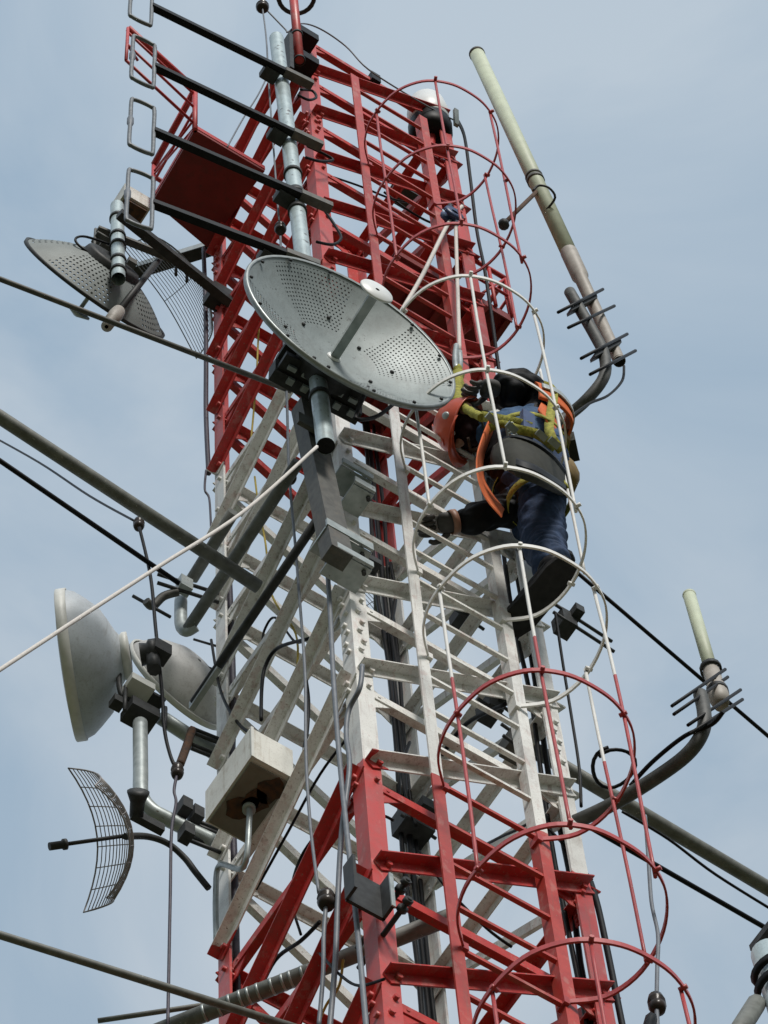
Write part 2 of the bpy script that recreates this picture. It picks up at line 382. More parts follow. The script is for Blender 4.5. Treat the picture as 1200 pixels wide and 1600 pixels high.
def rod_clamp(m, c, ax, perp, r, gap, ln):                        # two threaded rods with plates
    for s_ in (-1, 1):
        m.tube([c + ax * gap * s_ - perp * ln, c + ax * gap * s_ + perp * ln], .0065, 6)

# ------------------------------------------------------------------ dipole mast and its four dipoles
mt, mb_ = at(432, 60, y=-.74), at(509, 697, y=-.74)
mast = MB().tube([mt, mt.lerp(mb_, .5), mb_], .039, 20, caps=False)
mast.tube([mt, mt - Z * .01], .039, 20)
mo = mast.build('antenna_mast', M['galv_light'], org=mb_)
tag(mo, 'bright galvanised mast pipe carrying the four folded dipoles beside the near tower leg', 'mast')
ma = (mt - mb_).normalized()
MB().lathe(mb_ + ma * .004, ma, [(0, .0385), (0, .002)], 20).build('pipe_mouth_shade', M['black'], mo)  # black disc painted as the shade inside the open pipe end
for f, hh in ((.545, .05), (.60, .03), (.505, .035), (.09, .03)):
    q = mb_.lerp(mt, f); MB().lathe(q, ma, [(0, .040), (0, .047), (hh, .047), (hh, .040)], 20).build('band', M['dark'], mo)
BO = [((237, 10), (487, 133)), ((241, 104), (502, 229)), ((240, 205), (517, 325)), ((238, 318), (497, 416))]
DL = ['topmost black boom dipole, its loop cut by the upper picture edge', 'second dipole from the top, its loop in front of the platform railing',
      'third dipole from the top, its boom crossing the dark platform plate', 'lowest of the four dipoles, its boom end hidden behind the round perforated dish']
for (pl, pr), lb in zip(BO, DL):
    a, e = level(pr, pl, y=-.82)
    d = (e - a).normalized()
    t = thing('folded_dipole', a, lb, 'antenna', 'folded dipoles on the mast')
    n = d.cross(Z)
    MB().bar(a, e, n, -.018, .018, Z, -.022, .022).build('boom', M['black'], t)
    MB().bar(a - d * .002, a + d * .16, n, -.023, .023, Z, -.027, .027).build('sleeve', M['olive'], t)
    q = a + d * .22
    MB().box(q + Y * .045, .085, .07, .075).build('mast_clamp', M['dark'], t)
    lp = smooth([e + d * .0 + Z * .31, e + Z * .0, e - Z * .31, e + d * .015 - Z * .345, e + d * .06 - Z * .355, e + d * .105 - Z * .345, e + d * .12 - Z * .31, e + d * .12, e + d * .12 + Z * .31, e + d * .105 + Z * .345, e + d * .06 + Z * .355, e + d * .015 + Z * .345], 4, True)
    MB().tube(lp, .0108, 8, closed=True).build('loop', M['loop'], t)
    MB().lathe(e + d * .12 - Z * .07, Z, [(0, .010), (.04, .017), (.1, .017), (.14, .010)], 12).build('feed_point', M['cable_grey'], t)

# ------------------------------------------------------------------ big perforated dish
c = at(549, 516, y=-.98); b = cdir(.55, -.83, .40); k_ = ppm(c); rad = 187 / k_; dep = .15
t = thing('perforated_dish', c - b * dep, 'large round perforated grey dish with feed bar and white disc in mid tower', 'dish antenna')
FR = frame(b)
dm = dish_mesh(c, b, rad, dep).build('reflector', M['dish'], t, org=c, rot=FR)
rm = MB(); rm.lathe(c, b, [(.002, rad - .006), (.006, rad + .004), (-.004, rad + .010), (-.022, rad + .006), (-.022, rad - .01)], 64)
rm.build('rim', M['rim'], t)
v0 = c - b * dep
fx = FR.col[0]; fy = FR.col[1]
MB().bar(v0, c + b * .205, fx, -.020, .020, fy, -.014, .014).build('feed_bar', M['galv'], t)
MB().lathe(v0 + b * .002, b, [(0, .034), (.006, .030), (.007, .02)], 20).build('feed_base', M['white_disc'], t)
MB().lathe(c + b * .205, b, [(0, .02), (.003, .078), (.008, .080), (.014, .076), (.017, .01)], 32).build('subreflector', M['white_disc'], t)
bolts = MB()
for q in range(14):
    a_ = q * 2 * math.pi / 14; p = c + (fx * math.cos(a_) + fy * math.sin(a_)) * (rad - .02)
    bolts.lathe(p - b * .002, b, [(0, .009), (.008, .008), (.009, .001)], 8)
for q in range(8):
    a_ = q * 2 * math.pi / 8 + .2; rr = .2 if q % 2 else .27; p = c + (fx * math.cos(a_) + fy * math.sin(a_)) * rr - b * (dep - dep * (rr / rad) ** 2)
    bolts.lathe(p, b, [(0, .010), (.008, .009), (.009, .001)], 8)
bolts.build('bolts', M['dark'], t)
bk = MB(); h = v0 - b * .045
bk.lathe(v0 - b * .10, b, [(0, .14), (.05, .15), (.10, .20)], 24, cap0=True)
bk.bar(h - fx * .20 - b * .06, h + fx * .20 - b * .06, fy, -.075, -.045, b, -.05, .05)
bk.bar(h - fx * .20 - b * .06, h + fx * .20 - b * .06, fy, .045, .075, b, -.05, .05)
bk.bar(h - fx * .21 - b * .12, h + fx * .22 - b * .12, fy, -.09, .02, b, -.03, .03)
bk.build('mount_bracket', M['dark'], t)
for q in (-.15, -.08, 0, .08, .15):
    b2 = MB(); b2.box(h + fx * q - fy * .095 - b * .05, .04, .02, .02, (fx, fy, b)); b2.build('clamp_nut', M['galv'], t)
    MB().box(h + fx * (q + .02) - fy * .11 - b * .1, .03, .02, .03, (fx, fy, b)).build('clamp_nut', M['galv'], t)
cable('coaxial_cable', [(575, 605), (560, 640), (558, 655), (590, 650), (622, 625)], 'black', .009, 'short black cable looping below the big perforated dish', y=-.85)

# ------------------------------------------------------------------ channel bracket on the near leg
p, q = at(478, 640, y=-.60), at(527, 872, y=-.62)
t = thing('channel_bracket', q, 'dark grey square channel bracket clamped to the near leg under the dish', 'bracket')
d = (p - q).normalized()
MB().bar(q, p, X, -.05, .05, Y, -.04, .04).build('channel', M['olive'], t)
for (px, py, wx, wz) in ((532, 862, .22, .06), (545, 757, .15, .045), (556, 782, .10, .05), (540, 893, .17, .045)):
    o_ = at(px, py, y=-.585); m = MB()
    m.box(o_, wx, .12, .012); m.box(o_ + Z * wz / 2 - Y * .07, wx, .012, wz)
    m.build('clamp_plate', M['galv'], t)
    MB().tube([o_ + X * wx * .35 - Y * .04 - Z * .03, o_ + X * wx * .35 - Y * .04 + Z * (wz + .06)], .010, 6).build('clamp_bolt', M['dark'], t)
o_ = at(487, 665, y=-.67); MB().box(o_, .14, .02, .10).build('end_plate', M['olive'], t)

# ------------------------------------------------------------------ lower bracket on the near leg
t = thing('leg_clamp', at(582, 1400, y=-.53), 'dark bolted channel clamp round the red near leg at the bottom', 'bracket')
o_ = at(575, 1400, y=-.57)
m = MB(); m.box(o_ - X * .015, .15, .012, .22); m.box(o_ + X * .055 - Y * .03, .012, .06, .22); m.box(o_ - X * .09 - Y * .03, .012, .06, .22); m.build('channel', M['dark'], t)
MB().bar(o_ + X * .056 - Y * .062 - Z * .11, o_ + X * .056 - Y * .062 + Z * .11, X, -.008, .008, Y, -.003, .003).build('pale_edge', M['galv'], t)  # pale strip along the channel's outer edge
for s_ in (-.07, .06):
    m = MB(); q = o_ + X * .1 + Z * s_; m.tube([q - Y * .10, q + Y * .22], .010, 6); m.lathe(q - Y * .06, Y, [(0, .02), (.02, .02)], 6, True, True); m.lathe(q - Y * .095, Y, [(0, .018), (.02, .018)], 6, True, True)
    m.build('clamp_bolt', M['dark'], t)

# ------------------------------------------------------------------ right hand whip antennas
t = thing('whip_antenna', at(968, 562, y=-.9), 'long pale green fibreglass whip antenna leaning over the climbing cage at upper right', 'antenna', 'fibreglass whips')
wb, wt = at(968, 565, y=-.9), at(745, 84, y=-.9); d = (wt - wb).normalized()
lw = (wt - wb).length; j = wb + d * lw * .31
MB().tube([j, wt], .043, 20).build('tube', M['beige_whip'], t)
MB().lathe(wt - d * .02, d, [(0, .0435), (.0, .047), (.022, .047), (.03, .03)], 20).build('end_cap', M['olive'], t)
m = MB(); m.tube([wb, wb + d * .3, j - d * .3, j - d * .28, j + d * .02], [.031, .031, .035, .0445, .045], 20, caps=False); m.lathe(wb + d * .01, d, [(0, .033), (0, .001)], 20); m.build('sleeve', M['beige_sleeve'], t)
MB().lathe(wb - d * .001, d, [(0, .026), (0, .002)], 20).build('pipe_mouth_shade', M['black'], t)  # black disc in place of the shaded hollow of the sleeve
q = wb + d * lw * .54
m = MB(); m.lathe(q, d, [(0, .044), (0, .049), (.03, .049), (.03, .044)], 20); m.lathe(q + d * .05, d, [(0, .044), (0, .049), (.02, .049), (.02, .044)], 20); m.build('band', M['olive'], t)
m = MB()
for k2, (p0_, p1_) in enumerate((((872, 488), (942, 452)), ((888, 512), (960, 478)), ((908, 560), (980, 522)), ((922, 585), (993, 548)))):
    q0_, q1_ = at(*p0_, y=-.95), at(*p1_, y=-.95); MB().tube([q0_, q1_], .0085, 6).build('clamp_rod', M['black'], t)
    if k2 % 2 == 0: MB().bar(q0_.lerp(q1_, .3) + Y * .03 - Z * .03, q0_.lerp(q1_, .88) + Y * .03 - Z * .03, Y, -.02, .02, Z, -.02, .02).build('clamp_saddle', M['dark'], t)
armz = at(878, 657, y=-.66)
ap = [at(800, 715, y=-.50), at(878, 657, y=-.66), at(918, 623, y=-.80), at(944, 588, y=-.90), at(944, 555, y=-.92), at(930, 525, y=-.92), at(890, 456, y=-.92)]
tag(MB().tube(smooth(ap, 6), .029, 16).build('whip_support', M['arm'], org=ap[0]), 'bent grey pipe arm behind the climber holding the long whip antenna', 'pipe', 'bent pipe arms')
cable('coaxial_cable', [(975, 572), (972, 595), (950, 618), (918, 632), (880, 660)], 'black', .007, 'thin black cable drooping from the foot of the long whip', y=-.86)
t2 = thing('tie_rod', at(787, 350, y=-1.0), 'rusty tie rod from the cage to the long whip with a dark clamp', 'rod')
MB().tube([at(787, 350, y=-1.02), at(838, 300, y=-.9)], .012, 8).build('rod', M['rust'], t2)
q = at(787, 350, y=-1.02); MB().lathe(q - Z * .03, Z, [(0, .012), (.01, .028), (.04, .028), (.05, .012)], 10, True, True).build('clamp', M['dark'], t2)
q = at(833, 298, y=-.96); MB().tube(smooth([q, q + V((.02, -.03, .04)), q + V((.07, -.05, .03)), q + V((.12, -.03, 0)), q + V((.12, .05, 0))], 4), .007, 6).build('wire_tie', M['dark'], t2)

t = thing('whip_antenna', at(1120, 1100, y=-1.05), 'short pale green whip antenna against the sky beside the right cable run', 'antenna', 'fibreglass whips')
wb, wt = at(1127, 1102, y=-1.05), at(1077, 930, y=-1.05); d = (wt - wb).normalized(); lw = (wt - wb).length
MB().tube([wb + d * .2, wt], .027, 16).build('tube', M['beige_whip'], t)
MB().lathe(wt - d * .01, d, [(0, .028), (.012, .029), (.02, .018)], 16, cap1=True).build('end_cap', M['beige_whip'], t)
MB().lathe(wb, d, [(0, .001), (0, .03), (.06, .042), (.14, .042), (.16, .034), (.30, .034), (.31, .027)], 16).build('sleeve', M['beige_sleeve'], t)
for p0_, p1_ in (((1050, 1103), (1133, 1046)), ((1053, 1116), (1137, 1058)), ((1075, 1133), (1157, 1078)), ((1077, 1147), (1160, 1093))):
    MB().tube([at(*p0_, y=-1.08), at(*p1_, y=-1.08)], .0075, 6).build('clamp_rod', M['black'], t)
for f in (.10, .30):
    q = wb + d * lw * f; MB().lathe(q, d, [(0, .035), (0, .045), (.025, .045), (.025, .035)], 14).build('clamp_band', M['dark'], t)
za = -2.36
ap = [at(885, 1290, z=za), at(960, 1255, z=za), at(1040, 1205, z=za), at(1080, 1172, z=za), at(1099, 1140, z=za + .07), at(1100, 1112, z=za + .19), at(1094, 1085, z=za + .34)]
tag(MB().tube(smooth(ap, 6), .028, 16).build('whip_support', M['arm'], org=ap[0]), 'bent grey pipe arm from the right leg up to the short whip', 'pipe', 'bent pipe arms')
cable('coaxial_cable', [(1130, 1112), (1112, 1132), (1070, 1150), (1020, 1190), (985, 1228)], 'black', .009, 'black cable running along the pipe arm of the short whip', z=za + .04)
cc = at(957, 1197, z=-2.0); ax_ = cdir(0.2, .3, .9); u_ = ax_.orthogonal().normalized(); w_ = ax_.cross(u_)
tag(MB().tube([cc + (u_ * math.cos(a_) + w_ * math.sin(a_)) * (.085 + .004 * math.sin(3 * a_)) + ax_ * a_ * .004 for a_ in [i_ * .3 for i_ in range(24)]], .008, 6).build('cable_coil', M['black'], org=cc), 'small round coil of black cable by the red cage hoop', 'cable')

# ------------------------------------------------------------------ long level poles
def lpole(name, p0, p1, m, r, lab, ext0=0, ext1=0, group='long level poles', cap=None, **k):
    a, e = level(p0, p1, **k); d = (e - a).normalized()
    o = MB().tube([a - d * ext0, (a + e) / 2, e + d * ext1], r, 16).build(name, M[m], org=a)
    return tag(o, lab, 'pole', group)
lpole('long_pole', (404, 917), (0, 652), 'grey_pipe', .030, 'thick grey pole entering at left and ending in front of the white braces', ext1=1.5, x=-.62)
lpole('long_pole', (900, 1210), (1200, 1388), 'grey_pipe', .031, 'thick grey pole leaving the tower towards the lower right', ext0=.25, ext1=1.5, y=-.30)
lpole('long_pole', (292, 920), (0, 720), 'black', .0115, 'thin black rod under the thick grey pole at left', ext1=1.5, y=.42)
lpole('long_pole', (760, 1200), (1200, 1452), 'black', .0115, 'thin black rod under the thick grey pole at lower right', ext1=1.5, y=.1)
lpole('long_pole', (455, 611), (0, 436), 'olive', .0130, 'thin brown grey pole crossing the sky below the upper left dishes', ext1=1.5, x=-.60)
lpole('long_pole', (880, 876), (1200, 1150), 'black', .0105, 'thin black rod behind the climber running down to the right edge', ext1=1.5, y=.2)
lpole('long_pole', (445, 1601), (0, 1461), 'grey_pipe', .0145, 'thin grey pole crossing the lower left corner', ext0=.15, ext1=1.5, x=-.62)
lpole('long_pole', (708, 1431), (262, 1606), 'grey_pipe', .032, 'grey pipe with a ragged wrap crossing inside the red tower base', ext1=.35, y=-.43)
lpole('long_pole', (335, 1568), (153, 1595), 'grey_pipe', .010, 'short dark tube end below the thin grey pole at lower left', y=.45)
m = MB()                                                       # tape wrap on the lower pipe
a, e = level((708, 1431), (262, 1606), y=-.43); d = (e - a).normalized()
for i_ in range(11):
    q = a + d * (.52 + i_ * .042 + random.uniform(-.01, .01)); m.lathe(q, d, [(0, .0322), (0, .0335), (.010, .0338), (.010, .0322)], 14)
tag(m.build('tape_wrap', M['galv'], org=a + d * .7), 'pale ragged tape rings wound on the lower grey pipe', 'tape')

# ------------------------------------------------------------------ left side pipes along the face
for p0, p1, x_, r_, m_, lb in (((292, 985), (466, 722), -.66, .027, 'grey_pipe', 'dark grey pipe slanting along the left face above the black bar'), ((303, 1098), (500, 806), -.68, .0195, 'dark', 'black bar slanting along the left face of the tower')):
    a = at(*p0, x=x_); e = at(*p1, z=a.z)
    t = thing('face_pipe', a, lb, 'pipe', 'pipes along the left face')
    MB().tube([a, e], r_, 16).build('tube', M[m_], t)
    if m_ == 'grey_pipe':
        MB().tube(smooth([a + V((.02, -.04, 0)), a, a + V((-.015, .02, .06)), a + Z * .16 + V((-.02, .02, 0)), a + Z * .32 + V((-.02, .02, 0))], 5), .029, 14).build('upturned_end', M['galv'], t)
    else:
        q = a; dd = (e - a).normalized(); MB().bar(q - dd * .02, q + dd * .20, X, -.012, .012, Z, -.035, .025).build('flat_end', M['galv'], t)
t = thing('rod_clamp', at(280, 920, y=.42), 'small rusty rod clamp holding the thin black rod at the left leg', 'clamp')
q = at(288, 915, y=.42); m = MB()
for s_ in (-.05, .04): m.tube([q + Z * s_ - X * .12 + Y * .03, q + Z * s_ + X * .16 - Y * .03], .009, 6)
m.build('threaded_rods', M['dark'], t); MB().box(q, .06, .05, .10).build('plate', M['galv'], t)
MB().tube(smooth([q + V((-.02, .02, -.05)), q + V((-.07, .06, -.08)), q + V((-.10, .10, -.14)), q + V((-.14, .09, -.15))], 5), .02, 8).build('hook', M['olive'], t)
MB().tube([q + V((-.19, .12, -.10)), q + V((-.02, .08, -.20))], .008, 6).build('pin', M['dark'], t)
MB().tube([at(300, 905, y=.5), at(365, 800, z=at(300, 905, y=.5).z)], .028, 12).build('stub_pipe', M['grey_pipe'], t)

# ------------------------------------------------------------------ cabinet on the left face
B_ = at(458, 1221, x=-.535); z0 = B_.z; y0 = B_.y
A_ = at(390, 1186, z=z0); C_ = at(325, 1287, z=z0); x0 = A_.x; y0 = (A_.y + B_.y) / 2; y1 = C_.y; H = .24
t = thing('equipment_cabinet', V(((x0 - .535) / 2, (y0 + y1) / 2, z0)), 'cream metal cabinet with a rusted open underside on the left face', 'cabinet')
xm, ym = (x0 - .535) / 2, (y0 + y1) / 2; sx, sy = abs(x0 + .535), abs(y1 - y0)
MB().box(V((xm, ym, z0 + H / 2 + .004)), sx, sy, H).build('shell', M['box'], t)
MB().box(V((xm, ym, z0 - .002)), sx - .02, sy - .02, .008).build('underside', M['box_under'], t)
MB().box(V((xm, y0 - .006, z0 + H / 2)), sx * .97, .012, H * .95).build('door', M['box'], t)
m = MB(); m.bar(V((xm - sx / 2 + .004, y0 - .008, z0)), V((xm - sx / 2 + .004, y0 - .008, z0 + H)), X, -.006, .006, Y, -.008, 0); m.build('edge_trim', M['drum'], t)
for (fx_, fy_, r1) in ((.70, .22, .055), (.58, .42, .05), (.40, .62, .05), (.55, .50, .035)):
    m = MB(); cc = V((x0 + sx * fx_, y0 + sy * fy_, z0 - .007)); pts = [cc + V((math.cos(a_ * .5236), math.sin(a_ * .5236), 0)) * r1 * random.uniform(.75, 1.2) for a_ in range(12)]
    b0 = len(m.v); m.v += pts + [p_ - Z * .003 for p_ in pts]; m.face(range(b0, b0 + 12)); m.face(range(b0 + 12, b0 + 24))
    for i_ in range(12): m.face((b0 + i_, b0 + (i_ + 1) % 12, b0 + 12 + (i_ + 1) % 12, b0 + 12 + i_))
    m.build('rust_hole', M['rust'], t)
cq = V((x0 + sx * .55, y0 + sy * .55, z0))
MB().lathe(cq - Z * .03, Z, [(0, .018), (.0, .026), (.025, .026)], 16, True).build('gland', M['galv'], t)
tag(MB().tube(smooth([cq - Z * .01, cq - Z * .10, cq + V((.03, .09, -.30)), at(343, 1352, x=-.56), at(337, 1400, x=-.545), at(338, 1470, x=-.535)], 6), .0115, 10).build('conduit', M['galv'], org=cq), 'grey conduit dropping from the cabinet to the left leg', 'conduit')

# ------------------------------------------------------------------ drum dish on its bent pipe frame
hub = at(196, 1036, y=.5)
b = cdir(-.99, .145, .035)
c = at(104, 1040, y=.62); rad = 119 / ppm(c)
t = thing('drum_dish', c, 'drum shaped microwave dish with pale cone back on the far left', 'dish antenna')
dd = (hub - c).dot(-b)
MB().lathe(c, b, [(-.042, rad), (-.042, rad + .005), (.0, rad + .005), (.004, rad)], 56).build('rim_band', M['drum'], t)
MB().lathe(c, b, [(.002, rad), (.012, rad * .7), (.014, .01)], 56).build('radome_face', M['cover'], t)
m = MB(); m.lathe(c, b, [(-.042, rad - .003), (-.075, rad * .95), (-.11, rad * .86), (-.165, rad * .70), (-.195, rad * .52), (-.22, rad * .36), (-.235, rad * .30)], 56); m.build('back_shell', M['radome'], t)
m = MB(); m.lathe(c, b, [(-.235, .095), (-.245, .105), (-.265, .105), (-.27, .05)], 24, cap1=False); m.build('hub_ring', M['drum'], t)
q = c - b * .34; m = MB(); m.lathe(q - b * .04, b, [(0, .06), (.03, .06), (.04, .045), (.07, .05)], 12, True); m.box(q - b * .05, .08, .07, .09); m.tube([q - b * .02, q - b * .03 - Z * .16], .03, 8); m.build('mount_knuckle', M['dark'], t)
pv = at(219, 1130, y=.50); pb = at(219, 1228, y=.50)
pts = [pv, pb + Z * .12, at(221, 1243, y=.5), at(236, 1265, y=.5), at(262, 1280, y=.49), at(335, 1316, y=.46)]
t = thing('pipe_bracket', pts[-1], 'bent galvanised pipe frame carrying the drum dish off the left leg', 'pipe')
MB().tube(smooth(pts, 6), .031, 16).build('upright_pipe', M['galv'], t)
ua = at(250, 1120, y=.5); MB().tube([ua, at(338, 1178, z=ua.z)], .032, 16).build('upper_arm', M['galv'], t)
q = at(219, 1118, y=.5)
m = MB(); m.box(q, .13, .10, .07); m.tube([q - X * .09 - Y * .03 - Z * .10, q - X * .09 - Y * .03 + Z * .12], .009, 6); m.tube([q + X * .09 - Y * .05 - Z * .10, q + X * .09 - Y * .05 + Z * .08], .009, 6); m.box(q - X * .11, .05, .05, .05); m.build('clamp_block', M['dark'], t)
m = MB(); m.box(at(222, 1092, y=.48), .17, .10, .02); m.build('top_plate', M['dark'], t)
MB().box(at(215, 1078, y=.46), .11, .10, .05).build('spacer_block', M['drum'], t)
MB().tube(smooth([at(186, 1050, y=.5), at(187, 1075, y=.5), at(197, 1092, y=.5), at(235, 1095, y=.5)], 5), .012, 8).build('strap', M['dark'], t)
for px, py in ((335, 1165), (335, 1308)):
    q = at(px, py, y=.46); m = MB()
    for s_ in (-.09, -.055, .055, .09): MB().tube([q + Z * s_ + X * .06, q + Z * s_ - X * .10 + Y * .02], .009, 6).build('clamp_bolt', M['dark'], t)
for px, py in ((288, 1262), (306, 1275), (291, 1302)):
    q = at(px, py, y=.44); MB().box(q, .045, .06, .08).build('clamp_lug', M['dark'], t)
q = at(213, 1275, y=.45); m = MB(); m.lathe(q, cdir(.1, -1, .3), [(0, .028), (.06, .03), (.1, .045), (.11, .02)], 12, True, True); m.box(q + X * .05, .14, .03, .05); m.build('pipe_stub', M['dark'], t)
cable('coaxial_cable', [(195, 1307), (230, 1307), (262, 1318), (288, 1340), (305, 1362), (326, 1388)], 'dark', .014, 'thick dark cable from the grid antenna to the left leg', y=.45)

# ------------------------------------------------------------------ round dish seen from behind
c = at(272, 1074, y=.86); b = cdir(-.68, .73, -.17); rad = 94 / ppm(c)
t = thing('round_dish', c, 'dirty white round dish seen from behind between drum dish and left leg', 'dish antenna')
m = MB(); m.lathe(c, b, [(0, rad), (-.015, rad), (-.06, rad * .90), (-.115, rad * .70), (-.155, rad * .42), (-.17, .01)], 48); m.lathe(c, b, [(-.002, rad - .002), (-.15, .01)], 48); m.build('shell', M['backdish'], t)
MB().lathe(c, b, [(-.004, rad), (-.004, rad + .009), (-.03, rad + .009), (-.03, rad)], 48).build('rim', M['drum'], t)
fx = frame(b).col[0]; fy = frame(b).col[1]
for s_ in (-.06, .06):
    e1 = at(277, 1026, y=.86) if s_ < 0 else at(259, 1054, y=.86); e2 = at(322, 1048, y=.86) if s_ < 0 else at(300, 1080, y=.86)
    v_ = -b * .11; MB().tube([e1 + v_ * 1.0, e2 + v_ * 1.25], .006, 6).build('seam', M['dark'], t)

# ------------------------------------------------------------------ grid antennas
def grid_antenna(c, b, u, hu, hv, dep, nu, nv, m, r, t):
    b = b.normalized(); u = (u - b * u.dot(b)).normalized(); v_ = b.cross(u)
    def pt(a, e):
        k1, k2 = a / hu, e / hv; s_ = 1 - .22 * abs(k1) ** 3; a = a * (1 - .13 * k2)
        return c + u * a + v_ * e * s_ - b * dep * (1 - .6 * k1 * k1 - .4 * k2 * k2)
    g_ = MB()
    for i_ in range(nv):
        e = -hv + 2 * hv * i_ / (nv - 1); g_.tube([pt(-hu + 2 * hu * q / 12, e) for q in range(13)], r, 5)
    for i_ in range(nu):
        a = -hu + 2 * hu * i_ / (nu - 1); g_.tube([pt(a, -hv + 2 * hv * q / 8) for q in range(9)], r * 1.1, 5)
    g_.build('grid_reflector', m, t)
    f_ = MB(); e_ = [pt(-hu + 2 * hu * q / 12, -hv) for q in range(13)] + [pt(hu, -hv + 2 * hv * q / 8) for q in range(1, 9)] + [pt(hu - 2 * hu * q / 12, hv) for q in range(1, 13)] + [pt(-hu, hv - 2 * hv * q / 8) for q in range(1, 8)]
    f_.tube(e_, r * 1.8, 6, closed=True); f_.build('edge_frame', m, t)
    return pt
c = at(138, 1314, y=.52); b = cdir(-.97, .10, .46)
t = thing('grid_antenna', c, 'curved rectangular grid antenna pointing left below the drum dish', 'grid antenna', 'parabolic grid antennas')
pt = grid_antenna(c, b, CR @ V((.02, -1, .05)), 0.245, .155, .17, 8, 22, M['mesh'], .0021, t)
v0 = pt(0, 0)
MB().tube([v0, c + b * .09], .008, 8).build('feed_boom', M['dark'], t)
q = c + b * .09; m = MB(); m.lathe(q, b, [(0, .012), (.0, .022), (.014, .022), (.014, .016), (.07, .016)], 12, True, True); m.build('feed_head', M['dark'], t)
c = at(268, 455, y=.75); b = cdir(-.75, .45, .62)
t = thing('grid_antenna', c, 'pale wire grid antenna behind the dark arm near the platform', 'grid antenna', 'parabolic grid antennas')
pt = grid_antenna(c, b, CR @ V((.60, -.78, .0)), .33, .19, .11, 3, 20, M['mesh_light'], .0020, t)
fb = at(262, 388, y=.50); fe = at(184, 488, y=.46)
MB().tube([fb, fe], .018, 10).build('feed_boom', M['dark'], t)
d = (fe - fb).normalized(); MB().lathe(fe, d, [(-.03, .018), (-.02, .034), (.05, .038), (.17, .036), (.175, .030), (.30, .030), (.31, .01)], 16, True).build('feed_head', M['beige_sleeve'], t)
c = at(588, 958, y=1.6); b = cdir(-.2, .4, -.8)
t = thing('grid_antenna', c, 'small far grid antenna glimpsed through the white tower middle', 'grid antenna', 'parabolic grid antennas')
grid_antenna(c, b, CR @ V((.45, -.9, 0)), .17, .10, .04, 4, 11, M['mesh_light'], .0022, t)
MB().tube([c, V((.6, .62, c.z))], .015, 8).build('mount_arm', M['grey_pipe'], t)

# ------------------------------------------------------------------ upper left cluster
c = at(147, 452, y=.62); b = cdir(-.59, .81, -.13); rad = 130 / ppm(c)
t = thing('perforated_dish', c, 'grey perforated dish tipped downwards at the upper left, seen from behind', 'dish antenna')
dish_mesh(c, b, rad, .17, 56, 12).build('reflector', M['dish_far'], t, org=c, rot=frame(b))
MB().lathe(c, b, [(.002, rad - .004), (.004, rad + .008), (-.014, rad + .008), (-.014, rad - .006)], 56).build('rim', M['dark'], t)
MB().tube([c - b * .14, c + b * .16], .012, 8).build('feed_bar', M['galv'], t)
MB().lathe(c + b * .16, b, [(0, .02), (-.02, .07), (-.012, .072), (.012, .01)], 24).build('subreflector', M['galv'], t)
m = MB(); v0 = c - b * .17; m.lathe(v0 - b * .02, b, [(0, .12), (.0, .15), (.012, .16), (.04, .17)], 28, True); m.build('back_ring', M['dark'], t)
pp0, pp1 = at(185, 436, y=.40), at(183, 322, y=.40)
t = thing('stub_mast', pp0, 'short banded galvanised stub mast behind the tipped upper left dish', 'mast')
MB().tube([pp0, pp1], .037, 16, caps=False).build('tube', M['galv_light'], t)
for f in (.08, .22, .42, .55, .8):
    q = pp0.lerp(pp1, f); MB().lathe(q, Z, [(0, .038), (0, .044), (.03, .044), (.03, .038)], 16).build('band', M['dark'], t)
m = MB(); q = at(168, 395, y=.52); m.box(q, .12, .08, .03); m.box(q + Z * .13 - X * .02, .13, .07, .02); m.box(q + X * .14 + Z * .02, .05, .06, .06); m.tube([q - X * .08 - Z * .1, q - X * .08 + Z * .25], .009, 6); m.build('clamps', M['olive'], t)
MB().bar(at(152, 358, y=.5), at(270, 405, z=at(152, 358, y=.5).z), Y, -.02, .02, Z, -.014, .014).build('cross_bar', M['olive'], t)
t = thing('dish_support', at(325, 388, y=.55), 'pale square support arm from the left leg to the stub mast', 'arm', 'arms of the upper left dishes')
a, e = level((330, 386), (192, 428), y=.52); MB().bar(a, e, Z, -.04, .03, (e - a).normalized().cross(Z), -.03, .03).build('square_tube', M['galv'], t)
MB().bar(a - Z * .045, e - Z * .045, Z, -.008, 0, (e - a).normalized().cross(Z), -.035, .035).build('lower_flange', M['dark'], t)
t = thing('dish_support', at(365, 478, y=.4), 'dark slanting boom from the left leg past the platform corner', 'arm', 'arms of the upper left dishes')
a, e = level((372, 482), (186, 334), y=.38); MB().bar(a, e, Z, -.03, .03, (e - a).normalized().cross(Z), -.024, .024).build('boom', M['dark'], t)
MB().box(at(345, 468, y=.42), .15, .12, .10).build('leg_clamp', M['dark'], t)
q = at(275, 420, y=.6); m = MB()
for s_ in (0, .07): MB().tube([q + X * s_ - Z * .1, q + X * s_ + Z * .14], .009, 6).build('clamp_bolt', M['dark'], t)
t = thing('radio_unit', at(205, 325, y=.55), 'peeling white radio unit on top of the upper left stub mast', 'radio unit')
q = at(205, 322, y=.55); m = MB(); m.box(q, .17, .14, .17); m.build('case', M['box'], t); MB().box(q - Z * .10, .14, .11, .03).build('base_plate', M['rust'], t)
MB().tube(smooth([at(180, 385, y=.45), at(135, 370, y=.45), at(118, 373, y=.45), at(125, 385, y=.45), at(150, 402, y=.45)], 5), .007, 6).build('lead', M['black'], t)

